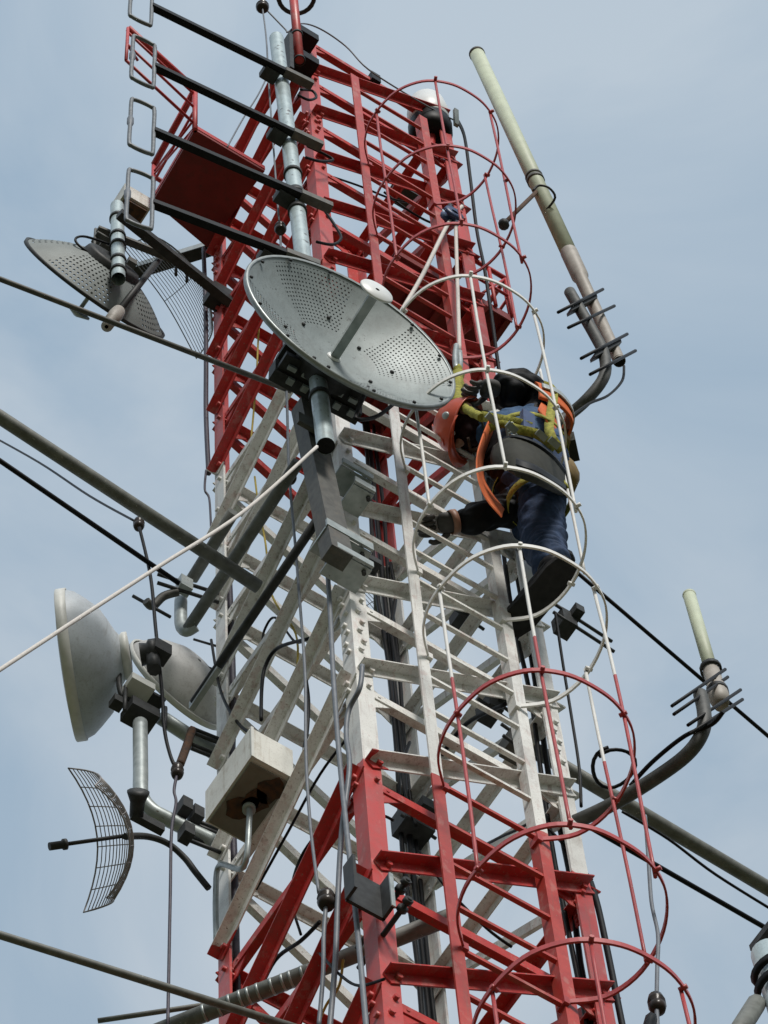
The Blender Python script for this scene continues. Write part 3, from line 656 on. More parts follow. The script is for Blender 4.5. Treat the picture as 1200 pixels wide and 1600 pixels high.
# ------------------------------------------------------------------ platforms
t = thing('rest_platform', (-.72, .2, 4.8), 'dark red plate platform with thin railing outside the upper left face', 'platform', 'red rest platforms')
zp = 4.8; pa = (-.955, -.045); pb_ = (-.505, -.045); pc = (-.54, .50); pd = (-.935, .43)
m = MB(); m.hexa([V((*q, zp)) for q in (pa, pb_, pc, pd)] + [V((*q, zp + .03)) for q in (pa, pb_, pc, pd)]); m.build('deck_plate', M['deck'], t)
m = MB()
for q0, q1 in ((pa, pb_), (pb_, pc), (pc, pd), (pd, pa)): m.bar(V((*q0, zp + .031)), V((*q1, zp + .031)), Z, 0, .05, (V((*q1, 0)) - V((*q0, 0))).normalized().cross(Z), -.004, .004)
m.build('edge_angle', M['red_rail'], t)
A0 = V((*pa, zp)); D0 = V((*pd, zp)); hA = A0 + Z * .72; hD = D0 + Z * .62
O1 = at(200, 44, z=hA.z); O2 = O1 - Z * .60
rl = [((A0, hA), .016), ((D0, hD), .014), ((hA, hD), .020), ((hA, O1), .020), ((O1, O2), .010), ((O2, A0 + Z * .1), .009), ((hA - Z * .1, O1 - Z * .08), .008), ((O1 - Z * .3, A0 + Z * .38), .008), ((A0 + Z * .36, D0 + Z * .32), .008), ((A0 + Z * .2, D0 + Z * .5), .007), ((hD - Z * .2, hD - Z * .2 + X * .2), .014), ((A0 + Z * .05, D0 + Z * .45), .006), ((O1 - Z * .3, O1 - Z * .3 + X * .1 + Y * .05), .008), ((D0, D0 + Z * .3 + X * .15), .008)]
for (q0, q1), r_ in rl: MB().tube([q0, q1], r_, 6).build('rail_bar', M['red_rail'], t)
t = thing('rest_platform', (.4, -.1, 3.4), 'dark red floor platform behind the ladder inside the upper tower', 'platform', 'red rest platforms')
zp = 3.38; x0_, x1_, y0_, y1_ = .02, .735, -.44, .44
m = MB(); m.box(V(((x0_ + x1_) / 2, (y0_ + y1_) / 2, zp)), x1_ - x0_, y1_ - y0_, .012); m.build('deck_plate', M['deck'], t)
m = MB()
for i_ in range(5): xx = x0_ + .02 + i_ * (x1_ - x0_ - .04) / 4; m.bar(V((xx, y0_ + .002, zp - .008)), V((xx, y1_ - .002, zp - .008)), X, -.015, .015, Z, -.05, 0)
for yy in (y0_ - .004, y1_ + .004): m.bar(V((x0_, yy, zp)), V((x1_, yy, zp)), Y, -.004, .004, Z, -.06, .03)
m.build('floor_joist', M['deck'], t)
for (q0, q1) in (((x1_, y0_), (x1_, y1_)), ((.52, y0_ - .02), (x1_, y0_ - .02))):
    a, e = V((*q0, zp)), V((*q1, zp))
    for h_, r_ in ((.55, .014), (.28, .009)): MB().tube([a + Z * h_, e + Z * h_], r_, 6).build('rail_bar', M['red_rail'], t)
    for f in (0, .5, 1): MB().tube([a.lerp(e, f), a.lerp(e, f) + Z * .55], .012, 6).build('rail_post', M['red_rail'], t)
    MB().tube([a, e + Z * .55], .008, 6).build('rail_brace', M['red_rail'], t)

# ------------------------------------------------------------------ top: lightning rod, lamp
rb = at(468, 94, y=-.60); rt = at(456, -30, y=-.60)
t = thing('lightning_rod', rb, 'pinkish red rod with a dark ring standing on top of the near leg', 'lightning rod')
MB().tube([rb, rt + (rt - rb) * .6], .026, 14).build('rod', M['leg_paint'], t)
q = at(463, -6, y=-.60); MB().tube([q + V((math.cos(a_ * .2618), math.sin(a_ * .2618), 0)) * .105 for a_ in range(24)], .014, 8, closed=True).build('ring', M['dark'], t)
for px, py in ((472, 62), (472, 100)):
    q = at(px, py, y=-.54); MB().box(q, .15, .12, .10).build('clamp_block', M['black'], t)
    q = rb.lerp(rt, (94 - py) / 124 + .04); MB().lathe(q, Z, [(0, .027), (0, .033), (.02, .033), (.02, .027)], 14).build('u_bolt', M['dark'], t)
MB().bar(at(450, 58, y=-.62), at(452, 112, y=-.62), X, -.012, .012, Y, -.03, .05).build('side_plate', M['dark'], t)
q = at(673, 205, z=5.95)
t = thing('obstruction_lamp', q, 'round black based lamp with white dome on top of the far tower corner', 'lamp')
m = MB(); m.lathe(q, Z, [(-.10, .03), (-.10, .10), (-.06, .125), (.06, .13), (.09, .10)], 24, True); m.build('base', M['black'], t)
m = MB(); m.lathe(q, Z, [(.095, .10), (.10, .118), (.30, .125), (.46, .11), (.55, .07), (.58, .03), (.59, .003)], 24, True); m.build('dome', M['white_disc'], t)
MB().tube([q - Z * .10, q - Z * .35 + Y * .05], .025, 8).build('stem', M['red_rail'], t)
MB().bar(at(712, 172, z=6.05), at(713, 196, z=5.95), X, -.014, .014, Y, -.01, .01).build('bracket_strap', M['galv'], t)
t = thing('top_box', at(585, 125, z=6.3), 'small black box fixed on the top right brace', 'box')
q = at(583, 127, z=6.1); MB().box(q, .06, .07, .13).build('case', M['black'], t)

# ------------------------------------------------------------------ cables and wires
def insul(px, py, lab, r=.036, **k):
    r *= .75; q = at(px, py, **k); m = MB(); m.lathe(q - Z * .05, Z, [(0, .01), (.005, r * .8), (.03, r), (.045, r * .7), (.055, r), (.085, r * .8), (.09, .01)], 14, True, True)
    return tag(m.build('insulator', M['insul'], org=q), lab, 'insulator', 'brown strain insulators')
cable('guy_wire', [(410, 12), (416, 60), (420, 130), (428, 240), (436, 345)], 'cable_grey', .005, 'thin wire hanging from the top left insulator beside the mast', 'wire', y=-.68)
cable('guy_wire', [(415, 14), (445, 45), (450, 50), (470, 37), (500, 45), (540, 72), (575, 108), (640, 150), (690, 178), (715, 190)], 'cable_grey', .005, 'thin wire curving over the tower top towards the lamp', 'wire', y=-.55)
cable('guy_wire', [(430, 92), (405, 145), (380, 185), (355, 230)], 'cable_grey', .0045, 'thin wire slanting behind the second dipole boom', 'wire', y=-.3)
cable('guy_wire', [(438, 360), (440, 430), (443, 520), (448, 620), (452, 740), (462, 860), (470, 960), (477, 1060), (478, 1180), (485, 1290), (498, 1395)], 'cable_grey', .0065, 'grey wire running down the left face in front of the braces', 'wire', x=-.62)
cable('guy_wire', [(510, 1408), (506, 1460), (505, 1520), (498, 1605)], 'cable_grey', .008, 'grey wire below the bottom insulator', 'wire', x=-.6)
insul(410, 10, 'round dark insulator at the upper picture edge', .05, y=-.68)
insul(438, 356, 'dark insulator between platform and mast', .04, y=-.6)
insul(453, 744, 'brown insulator left of the channel bracket', .04, x=-.62)
insul(277, 1204, 'brown insulator hanging beside the bent pipe frame', .036, y=.42)
insul(510, 1405, 'brown insulator in front of the red base brace', .045, x=-.6)
insul(1026, 1567, 'dark insulator hanging at the lower right', .04, y=-1.05)
insul(217, 818, 'rusty insulator on the thick grey pole at left', .036, x=-.9)
cable('guy_wire', [(218, 825), (235, 900), (243, 980), (253, 1080), (257, 1140), (266, 1180), (276, 1203)], 'black', .0085, 'black wire hanging from the thick left pole past the drum dish', 'wire', y=.42)
cable('guy_wire', [(277, 1208), (272, 1235), (275, 1255), (268, 1300), (266, 1400), (262, 1606)], 'mauve', .0065, 'thin wire hanging below the left insulator to the bottom edge', 'wire', y=.42)
cable('guy_wire', [(300, 1140), (292, 1165), (281, 1195)], 'rust', .018, 'short rusty strain link above the left insulator', 'wire', y=.44)
cable('guy_wire', [(-30, 672), (60, 722), (140, 775), (212, 815)], 'black', .006, 'thin black wire under the thick left pole', 'wire', x=-.9)
cable('haul_rope', [(-30, 1066), (120, 968), (250, 884), (380, 800), (495, 698)], 'rope', .0078, 'pale rope slanting up across the left side to the mast foot', 'rope', y=-.85)
cable('guy_wire', [(972, 1268), (1044, 1311), (1119, 1367), (1230, 1436)], 'black', .006, 'thin black wire under the thick right pole', 'wire', y=-.35)
cable('guy_wire', [(1008, 1275), (1013, 1340), (1018, 1410), (1028, 1460), (1027, 1510), (1026, 1558)], 'cable_grey', .0075, 'grey wire hanging through the red cage to the right insulator', 'wire', y=-1.05)
cable('guy_wire', [(1026, 1570), (1028, 1620)], 'cable_grey', .008, 'grey wire stub under the right insulator', 'wire', y=-1.05)
cable('guy_wire', [(1018, 1590), (1008, 1625)], 'black', .02, 'black link beside the right insulator at the bottom edge', 'wire', y=-1.05)
def vcable(name, pts, m, r, lab, **k): return cable(name, pts, m, r, lab, 'cable', 'feeder cables on the tower legs', **k)
vcable('feeder_cable', [(511, 880), (516, 960), (521, 1060), (530, 1180), (542, 1300), (553, 1400), (563, 1500), (574, 1625)], 'cable_grey', .0105, 'thick grey cable dropping from the channel bracket past the near leg', x=-.585)
vcable('feeder_cable', [(566, 1040), (562, 1075), (545, 1110), (541, 1150), (546, 1200), (534, 1300), (528, 1400), (524, 1500), (514, 1620)], 'cable_grey', .0100, 'grey cable looping off the white near leg and down the red base', x=-.575)
vcable('feeder_cable', [(318, 388), (321, 470), (322, 560), (322, 650), (326, 740)], 'mauve', .013, 'dark sleeved cable along the outside of the red left leg', y=.53)
vcable('feeder_cable', [(322, 735), (320, 765), (327, 780), (330, 830)], 'mauve', .006, 'thin dark lead looping at the red to white change of the left leg', y=.53)
vcable('feeder_cable', [(358, 905), (362, 1000), (364, 1100), (362, 1230), (366, 1350), (369, 1480), (372, 1610)], 'mauve', .015, 'dark cable bundle inside the left leg', y=.46)
for dx, r_, lb in ((-.06, .013, 'outer black cable strapped along the far leg'), (-.095, .011, 'middle black cable along the far leg'), (-.03, .010, 'inner black cable along the far leg')):
    o = MB().tube(smooth([V((.47 + dx + random.uniform(-.012, .012), .44 + random.uniform(-.01, .01), 5.0 - i_ * .9)) for i_ in range(14)], 3), r_, 8).build('feeder_cable', M['black'], org=V((.45 + dx, .44, -6.5)))
    tag(o, lb, 'cable', 'feeder cables on the tower legs')
for dx, r_, lb in ((.045, .012, 'black cable along the inner edge of the right leg'), (.01, .010, 'second black cable inside the right leg')):
    o = MB().tube(smooth([V((.44 + dx + random.uniform(-.012, .012), -.40 + random.uniform(-.01, .01), .2 - i_ * .7)) for i_ in range(12)], 3), r_, 8).build('feeder_cable', M['black'], org=V((.44, -.4, -7)))
    tag(o, lb, 'cable', 'feeder cables on the tower legs')
vcable('feeder_cable', [(716, 190), (726, 215), (735, 280), (745, 360), (757, 420), (766, 480), (777, 560), (790, 650)], 'black', .0105, 'black cable down the outer edge of the upper right leg', x=.53)
vcable('feeder_cable', [(868, 960), (880, 1040), (893, 1120), (905, 1200), (908, 1260)], 'black', .007, 'thin black cable on the outer edge of the white right leg', x=.515)
vcable('feeder_cable', [(923, 1380), (935, 1420), (950, 1490), (968, 1580), (980, 1640)], 'black', .014, 'black cable on the outer edge of the red right leg', x=.53)
for pts, lb, kk in (([(480, 228), (505, 240), (520, 250), (500, 252), (478, 246)], 'black pigtail loop by the second dipole clamp', dict(y=-.58)),
                ([(508, 330), (525, 355), (533, 372), (520, 382), (495, 378)], 'black pigtail loop by the lower mast clamp', dict(y=-.58)),
                ([(470, 140), (488, 142), (494, 152), (482, 156), (465, 148)], 'black pigtail loop by the top mast clamp', dict(y=-.58)),
                ([(410, 1010), (413, 985), (430, 965), (460, 1002), (478, 1000)], 'thin black cable arching behind the white braces', dict(x=-.45)),
                ([(408, 1125), (409, 1075), (415, 1040), (435, 1012), (482, 998)], 'black cable dropping behind the cabinet top', dict(x=-.55)),
                ([(474, 1180), (480, 1140), (482, 1095), (478, 1060)], 'black cable rising behind the cabinet', dict(x=-.5)),
                ([(400, 1390), (450, 1300), (500, 1210), (545, 1150)], 'thin dark wire slanting behind the white braces', dict(x=-.45)),
                ([(600, 1530), (560, 1540), (530, 1522), (500, 1490)], 'thin black tie round the red near leg', dict(x=-.56))):
    cable('loose_cable', pts, 'black', .008 if 'thin' not in lb else .0055, lb, 'cable', 'loose cables on the tower', **kk)
for pts, lb in (([(400, 400), (412, 420), (408, 450), (404, 520), (400, 600), (392, 690)], 'yellow cord hanging behind the red left braces'), ([(398, 745), (404, 790), (415, 850), (425, 930), (462, 990), (464, 1050)], 'yellow cord hanging behind the white left braces'), ([(402, 320), (385, 345), (373, 368)], 'short yellow cord along the platform edge'), ([(495, 1605), (510, 1570), (530, 1540), (536, 1500)], 'yellow cord near the bottom grey pipe')):
    cable('yellow_cord', pts, 'yellow', .005, lb, 'cord', 'yellow cords', x=-.42)
cable('haul_rope', [(722, 322), (700, 350), (660, 430), (622, 495)], 'rope', .0115, 'pale rope slanting from the blue pulley behind the dish', 'rope', y=-.66)
cable('haul_rope', [(712, 350), (714, 420), (716, 480), (718, 548)], 'rope', .0105, 'pale rope hanging straight from the blue pulley', 'rope', y=-.66)
q = at(706, 338, y=-.68)
t = thing('pulley_block', q, 'blue pulley block hung on the ladder above the dish', 'pulley')
m = MB(); m.lathe(q - Y * .03, Y, [(0, .02), (0, .055), (.018, .06), (.018, .03), (.042, .03), (.042, .06), (.06, .055), (.06, .02)], 18); m.box(q + Z * .05, .05, .05, .07); m.build('sheave', M['blue'], t)
MB().tube([q + Z * .08, q + Z * .18], .012, 8).build('hook', M['dark'], t)
q = at(714, 545, y=-.62)
t = thing('safety_lanyard', q, 'yellow green safety lanyard with a steel hook clipped above the climber', 'lanyard')
MB().tube(smooth([at(713, 540, y=-.66), at(711, 556, y=-.66), at(713, 575, y=-.66), at(719, 572, y=-.66), at(718, 550, y=-.66)], 4), .014, 8).build('hook', M['galv'], t)
lp_ = [at(716, 572, y=-.66), at(715, 600, y=-.66), at(716, 625, y=-.68), at(730, 640, y=-.76), at(752, 652, y=-.84)]
sm_ = smooth(lp_, 8); MB().tube([p_ + V((random.uniform(-.006, .006), 0, random.uniform(-.01, .01))) for p_ in sm_], [.025 + random.uniform(-.010, .010) if i_ < 22 else .020 for i_ in range(len(sm_))], 8).build('webbing', M['webbing'], t)

# ------------------------------------------------------------------ clamps deeper in the tower, and dark blocks standing in for braces in shade
for (px, py, kk, sx, sy, sz, lb) in ((645, 1290, dict(y=.42), .20, .16, .20, 'dark clamp cluster on the far leg at the bottom'), (556, 905, dict(y=-.42), .14, .16, .12, 'dark clamp behind the white near leg under the channel bracket'), (882, 975, dict(y=-.46), .10, .12, .16, 'dark clamp with long rods on the right leg beside the boot'), (722, 965, dict(x=.46), .10, .14, .12, 'dark block added for the shade on a far brace behind the ladder centre'), (765, 1110, dict(x=.46), .10, .14, .14, 'dark block added for the shade on a far brace behind the ladder below centre'), (805, 1168, dict(x=.44), .14, .14, .13, 'green grey pipe joint beside the right leg')):
    q = at(px, py, **kk); t = thing('clamp_shade_block', q, lb, 'clamp', 'pipe clamps inside the tower')
    sx, sy, sz = sx * .72, sy * .72, sz * .72; m = MB(); m.box(q, sx, sy, sz); m.box(q + V((.03, -.03, sz * .4)), sx * .6, sy * 1.3, sz * .5); m.build('body', M['olive'] if 'green' in lb else M['dark'], t)
    for s_ in (-.05, .05): MB().tube([q + Z * s_ - X * .09 - Y * .04, q + Z * s_ + X * (.24 if 'long rods' in lb else .1) - Y * .02], .008, 6).build('rod', M['dark'], t)

# ------------------------------------------------------------------ lower right neighbour pipe
a = at(1201, 1490, y=-1.6); e = a - Z * 1.2 + V((.05, 0, 0))
t = thing('side_pipe', e, 'pale grey upright pipe cut by the lower right picture corner', 'pipe')
MB().tube([a, e], .055, 20).build('tube', M['galv_light'], t)
for s_ in (.12, .20): MB().lathe(a - Z * s_, V((-.5, .1, 1)), [(0, .058), (0, .068), (.025, .068), (.025, .058)], 18).build('strap', M['black'], t)
MB().bar(a + V((.0, .02, .13)), a + V((.12, -.02, .0)), Y, -.05, .05, Z, -.012, .02).build('plate', M['dark'], t)
MB().tube([at(1182, 1568, y=-1.55), at(1130, 1650, y=-1.55)], .03, 10).build('strut', M['grey_pipe'], t)

# ------------------------------------------------------------------ the climber
def skin(name, pts, edges, m, parent=None, root=0, sub=2, mats=None, pick=None, org=None, folds=0):
    """A continuous body grown over joints: pts = [(x, y, z, rx, ry)]."""
    me = bpy.data.meshes.new(name); me.from_pydata([p[:3] for p in pts], edges, []); me.update()
    o = bpy.data.objects.new(name, me); col.objects.link(o)
    sm = o.modifiers.new('skin', 'SKIN'); sm.use_smooth_shade = True; sm.branch_smoothing = .6
    for i_, p in enumerate(pts):
        d = me.skin_vertices[0].data[i_]; d.radius = (p[3], p[4] if len(p) > 4 else p[3]); d.use_root = (i_ == root)
    o.modifiers.new('sub', 'SUBSURF').levels = sub
    dg = bpy.context.evaluated_depsgraph_get(); dg.update()
    nm = bpy.data.meshes.new_from_object(o.evaluated_get(dg)); o.modifiers.clear(); o.data = nm
    bpy.data.meshes.remove(me); nm.name = name
    if folds:                         # creased cloth: ridges that run round the limbs
        nm.update(); nv_ = [v_.normal.copy() for v_ in nm.vertices]
        for v_, n_ in zip(nm.vertices, nv_):
            c_ = v_.co; f_ = noise.noise(V((c_.x * 7, c_.y * 7, c_.z * 19))) + .6 * noise.noise(V((c_.x * 17 + 5, c_.y * 17, c_.z * 30)))
            v_.co += n_ * folds * (abs(f_) * 1.5 - .4)
    nm.materials.clear()
    for q in (mats or [m]): nm.materials.append(M[q])
    for p in nm.polygons:
        p.use_smooth = True
        if pick: p.material_index = pick(p.center)
    if org is not None:
        nm.transform(Matrix.Translation(-V(org))); o.matrix_basis = Matrix.Translation(V(org))
    if parent is not None:
        o.parent = parent; o.matrix_parent_inverse = parent.matrix_basis.inverted()
    return o
hipc = at(836, 752, y=-.84)
J = dict(pel=hipc, spn=at(826, 722, y=-.84), chs=at(810, 690, y=-.80), nek=at(776, 671, y=-.74), nk2=at(752, 669, y=-.69), hed=at(730, 668, y=-.66), top=at(708, 666, y=-.63),
         sR=at(846, 650, y=-.86), eR=at(826, 614, y=-.88), wR=at(776, 608, y=-.86), sL=at(768, 694, y=-.72), eL=at(806, 796, y=-.74), wL=at(712, 815, y=-.585),
         hR=at(842, 778, y=-.84), kR=at(846, 838, y=-.77), aR=at(864, 892, y=-.80), hL=at(816, 768, y=-.80), kL=at(824, 806, y=-.64), aL=at(838, 846, y=-.62))
K = list(J); pts = []
RAD = dict(pel=(.225, .20), spn=(.205, .185), chs=(.205, .185), nek=(.085, .085), nk2=(.075, .075), hed=(.105, .115), top=(.085, .09), sR=(.095, .095), eR=(.122, .122), wR=(.088, .088),
           sL=(.085, .085), eL=(.082, .082), wL=(.062, .062), hR=(.138, .138), kR=(.108, .108), aR=(.082, .082), hL=(.12, .12), kL=(.095, .095), aL=(.065, .065))
for k in K: pts.append((*J[k], *RAD[k]))
E_ = [('pel', 'spn'), ('spn', 'chs'), ('chs', 'nek'), ('nek', 'nk2'), ('nk2', 'hed'), ('hed', 'top'), ('chs', 'sR'), ('sR', 'eR'), ('eR', 'wR'), ('chs', 'sL'), ('sL', 'eL'), ('eL', 'wL'),
      ('pel', 'hR'), ('hR', 'kR'), ('kR', 'aR'), ('pel', 'hL'), ('hL', 'kL'), ('kL', 'aL')]
def seg_d(p, a, c_):
    t_ = max(0, min(1, (p - a).dot(c_ - a) / (c_ - a).length_squared)); return (p - a.lerp(c_, t_)).length
ZONE = [(('pel', 'spn'), 0), (('spn', 'chs'), 1), (('chs', 'nek'), 1), (('nk2', 'hed'), 3), (('hed', 'top'), 3), (('sR', 'eR'), 2), (('eR', 'wR'), 2), (('sL', 'eL'), 2), (('eL', 'wL'), 2), (('hR', 'kR'), 0), (('kR', 'aR'), 0), (('hL', 'kL'), 0), (('kL', 'aL'), 0)]
def pick(p): return min(ZONE, key=lambda z_: seg_d(p, J[z_[0][0]], J[z_[0][1]]))[1]
man = skin('person', pts, [(K.index(a), K.index(c_)) for a, c_ in E_], None, None, 0, 4, ['jeans', 'shirt', 'sleeve', 'hair'], pick, org=hipc, folds=.016)
tag(man, 'climber in orange helmet, orange vest and dark jeans leaning into the ladder inside the cage', 'person')
bw = at(705, 660, y=-.53)
# face: hidden mostly by the helmet
hd = V((-.55, .42, .42)).normalized(); fwd = V((-.25, .45, -.85)); fwd = (fwd - hd * fwd.dot(hd)).normalized(); sd = fwd.cross(hd)
m = MB(); hc = J['hed']
m.lathe(hc + fwd * .115 - hd * .02, fwd, [(0, .022), (.03, .012), (.04, .002)], 10)
m.build('nose', M['skin'], man)
for s_ in (-1, 1):
    m = MB(); m.lathe(hc + sd * .115 * s_ - hd * .01, sd * s_, [(-.02, .028), (0, .032), (.012, .02), (.014, .002)], 12); m.build('ear', M['skin'], man)
    m = MB(); m.lathe(hc + fwd * .108 + sd * .04 * s_ + hd * .015, fwd, [(-.004, .015), (.004, .010), (.006, .001)], 10); m.build('eye', M['white_disc'], man)
m = MB(); m.tube([hc + fwd * .112 - hd * .065 + sd * q for q in (-.03, 0, .03)], .007, 6); m.build('mouth', M['rust'], man)
# helmet
fl = frame(hd, -fwd); q0 = at(728, 668, y=-.66)
def helm(r, h0):
    m = MB(); prof = []
    for i_ in range(13):
        a_ = i_ / 12 * math.pi / 2; prof.append((h0 + .150 * math.sin(a_), max(r * math.cos(a_), .002)))
    m.lathe(q0, hd, prof, 36); return m
m = helm(.138, .0); m.lathe(q0, hd, [(.0, .138), (-.012, .147), (-.016, .145), (-.004, .130)], 36)
b0 = len(m.v)
for i_ in range(13):
    a_ = -1.0 + 2.0 * i_ / 12; dr = fwd * math.cos(a_) + sd * math.sin(a_); ex = .075 * math.cos(a_ / 1.05 * 1.5)
    m.v += [q0 + dr * .139 + hd * -.002, q0 + dr * (.142 + ex) - hd * .02, q0 + dr * (.142 + ex) - hd * .026, q0 + dr * .136 - hd * .010]
for i_ in range(12):
    for j_ in range(4):
        m.face((b0 + i_ * 4 + j_, b0 + i_ * 4 + (j_ + 1) % 4, b0 + (i_ + 1) * 4 + (j_ + 1) % 4, b0 + (i_ + 1) * 4 + j_), True)
m.bar(q0 + hd * .05 + fwd * .125, q0 + hd * .152 + fwd * .03, sd, -.018, .018, fwd, .0, .010)
hel = m.build('helmet', M['helmet'], man)
pl = q0 - sd * .0; lab_d = (CP - q0); lab_d = (lab_d - hd * lab_d.dot(hd)).normalized()
rot_ = Matrix.Rotation(R(18), 3, hd); lab_d = rot_ @ lab_d
MB().lathe(q0 + lab_d * .128 + hd * .045, lab_d, [(-.02, .018), (.007, .018), (.009, .010), (.009, .001)], 14).build('round_badge', M['galv'], hel)
for s_ in (-1, 1): MB().tube(smooth([q0 + sd * .128 * s_, q0 + sd * .11 * s_ - hd * .09 + fwd * .02, q0 + fwd * .085 - hd * .15 + sd * .03 * s_], 5), .007, 6).build('chin_strap', M['pad'], man)
# vest: open hi-vis shell hanging away from the bent chest
def shell(name, rows, m, th=.010, parent=None):
    mm = MB(); nr, nc = len(rows), len(rows[0]); b0 = 0
    P3 = [[V(p) for p in r_] for r_ in rows]
    up_ = [smooth(r_, 4) for r_ in P3]
    cols_ = [smooth([up_[i_][j_] for i_ in range(nr)], 4) for j_ in range(len(up_[0]))]
    W_, H_ = len(cols_), len(cols_[0])
    nrm = []
    for j_ in range(W_):
        for i_ in range(H_):
            a_ = cols_[min(j_ + 1, W_ - 1)][i_] - cols_[max(j_ - 1, 0)][i_]; c_ = cols_[j_][min(i_ + 1, H_ - 1)] - cols_[j_][max(i_ - 1, 0)]
            nn = a_.cross(c_); nrm.append(nn.normalized() if nn.length else V((0, 0, 1)))
    fl_ = [cols_[j_][i_] for j_ in range(W_) for i_ in range(H_)]
    mm.v = [p_ + n_ * th / 2 for p_, n_ in zip(fl_, nrm)] + [p_ - n_ * th / 2 for p_, n_ in zip(fl_, nrm)]; N_ = len(fl_)
    I = lambda j_, i_, s_: s_ * N_ + j_ * H_ + i_
    for j_ in range(W_ - 1):
        for i_ in range(H_ - 1):
            for s_ in (0, 1): mm.face((I(j_, i_, s_), I(j_ + 1, i_, s_), I(j_ + 1, i_ + 1, s_), I(j_, i_ + 1, s_)), True)
    for j_ in range(W_ - 1):
        for i_ in (0, H_ - 1): mm.face((I(j_, i_, 0), I(j_ + 1, i_, 0), I(j_ + 1, i_, 1), I(j_, i_, 1)))
    for i_ in range(H_ - 1):
        for j_ in (0, W_ - 1): mm.face((I(j_, i_, 0), I(j_, i_ + 1, 0), I(j_, i_ + 1, 1), I(j_, i_, 1)))
    return mm.build(name, M[m], parent)
vest = shell('vest_front', [[at(766, 650, y=-.86), at(753, 684, y=-.875), at(745, 715, y=-.88), at(747, 748, y=-.88), at(760, 780, y=-.88), at(784, 808, y=-.90)],
                            [at(772, 655, y=-.85), at(757, 690, y=-.845), at(748, 718, y=-.84), at(750, 748, y=-.84), at(762, 776, y=-.85), at(785, 803, y=-.88)],
                            [at(784, 666, y=-.78), at(767, 692, y=-.74), at(757, 718, y=-.70), at(757, 748, y=-.70), at(769, 771, y=-.74), at(788, 796, y=-.85)]], 'orange', .006, man)
vb = shell('vest_shoulder', [[J['sR'] + V((-.10, -.09, .10)), J['sR'] + V((.0, -.115, .06)), J['sR'] + V((.09, -.08, .02)), J['sR'] + V((.115, .02, -.02))],
                             [J['sR'] + V((-.10, -.12, -.02)), J['sR'] + V((.0, -.135, -.03)), J['sR'] + V((.10, -.09, -.06)), J['sR'] + V((.125, .02, -.10))],
                             [J['sR'] + V((-.10, -.11, -.14)), J['sR'] + V((.0, -.125, -.14)), J['sR'] + V((.09, -.09, -.16)), J['sR'] + V((.11, .02, -.18))]], 'orange', .012, man)
band = shell('reflective_band', [[p_ + V((0, -.010, z_)) for p_ in (J['sR'] + V((-.09, -.125, -.03)), J['sR'] + V((.0, -.139, -.04)), J['sR'] + V((.10, -.095, -.07)), J['sR'] + V((.131, .02, -.11)))] for z_ in (.025, 0, -.025)], 'galv', .006, vb)
# belt pad, harness webbing, pouches
def ring(name, c_, ax, ra, rb_, h_, m, tilt=0, th=.012, a0=0, a1=2 * math.pi, parent=None):
    z_ = V(ax).normalized(); x_ = (X - z_ * X.dot(z_)).normalized(); y_ = z_.cross(x_); mm = MB(); n_ = 36
    full = abs(a1 - a0 - 2 * math.pi) < 1e-3
    for i_ in range(n_ + (0 if full else 1)):
        a_ = a0 + (a1 - a0) * i_ / n_; d_ = x_ * math.cos(a_) * ra + y_ * math.sin(a_) * rb_; o_ = d_.normalized()
        for hh, oo in ((-h_ / 2, 0), (-h_ / 2, th), (0, th * 1.25), (h_ / 2, th), (h_ / 2, 0)): mm.v.append(c_ + d_ + z_ * hh + o_ * oo)
    for i_ in range(n_):
        j_ = (i_ + 1) % n_ if full else i_ + 1
        for q in range(5): mm.face((i_ * 5 + q, j_ * 5 + q, j_ * 5 + (q + 1) % 5, i_ * 5 + (q + 1) % 5), True)
    if not full:
        mm.face(range(5)); mm.face(range(n_ * 5, n_ * 5 + 5))
    return mm.build(name, M[m], parent)
bd = (J['spn'] - J['pel']).normalized()
ring('waist_strap', J['spn'] + bd * .10, bd + V((0, .05, .12)), .192, .18, .035, 'webbing', th=.005, parent=man)
for nm, c_, ax, r_ in (('leg_strap', J['hR'].lerp(J['kR'], .10), Z + V((-.25, -.1, 0)), .138), ('leg_strap', J['hL'].lerp(J['kL'], .15), J['hL'] - J['kL'], .13)):
    ring(nm, c_, ax, r_, r_, .042, 'webbing', th=.004, parent=man)
def strap(pts_, wd, parent=man, m='webbing', nm='harness_strap'):
    c_ = smooth(pts_, 6); mm = MB(); n_ = len(c_)
    for i_ in range(n_):
        t_ = (c_[min(i_ + 1, n_ - 1)] - c_[max(i_ - 1, 0)]).normalized(); v_ = (CP - c_[i_]).normalized(); s_ = t_.cross(v_).normalized(); o_ = s_.cross(t_)
        mm.v += [c_[i_] + s_ * wd / 2 + o_ * .0025, c_[i_] - s_ * wd / 2 + o_ * .0025, c_[i_] - s_ * wd / 2 - o_ * .0025, c_[i_] + s_ * wd / 2 - o_ * .0025]
    for i_ in range(n_ - 1):
        for q in range(4): mm.face((i_ * 4 + q, i_ * 4 + (q + 1) % 4, i_ * 4 + 4 + (q + 1) % 4, i_ * 4 + 4 + q), True)
    mm.face((0, 1, 2, 3)); mm.face(range(n_ * 4 - 4, n_ * 4))
    return mm.build(nm, M[m], parent)
strap([J['sR'] + V((-.05, -.10, .10)), J['sR'] + V((-.03, -.135, -.05)), at(858, 672, y=-1.02), at(878, 705, y=-1.0)], .042)
strap([J['sL'] + V((0, -.12, .08)), at(800, 668, y=-1.0), at(838, 678, y=-1.04), at(868, 700, y=-1.0)], .042)
strap([at(752, 650, y=-.84), at(780, 655, y=-.92), at(805, 660, y=-.98), at(830, 668, y=-1.0)], .045)
strap([at(800, 668, y=-.97), at(784, 662, y=-.93), at(766, 668, y=-.9)], .035)
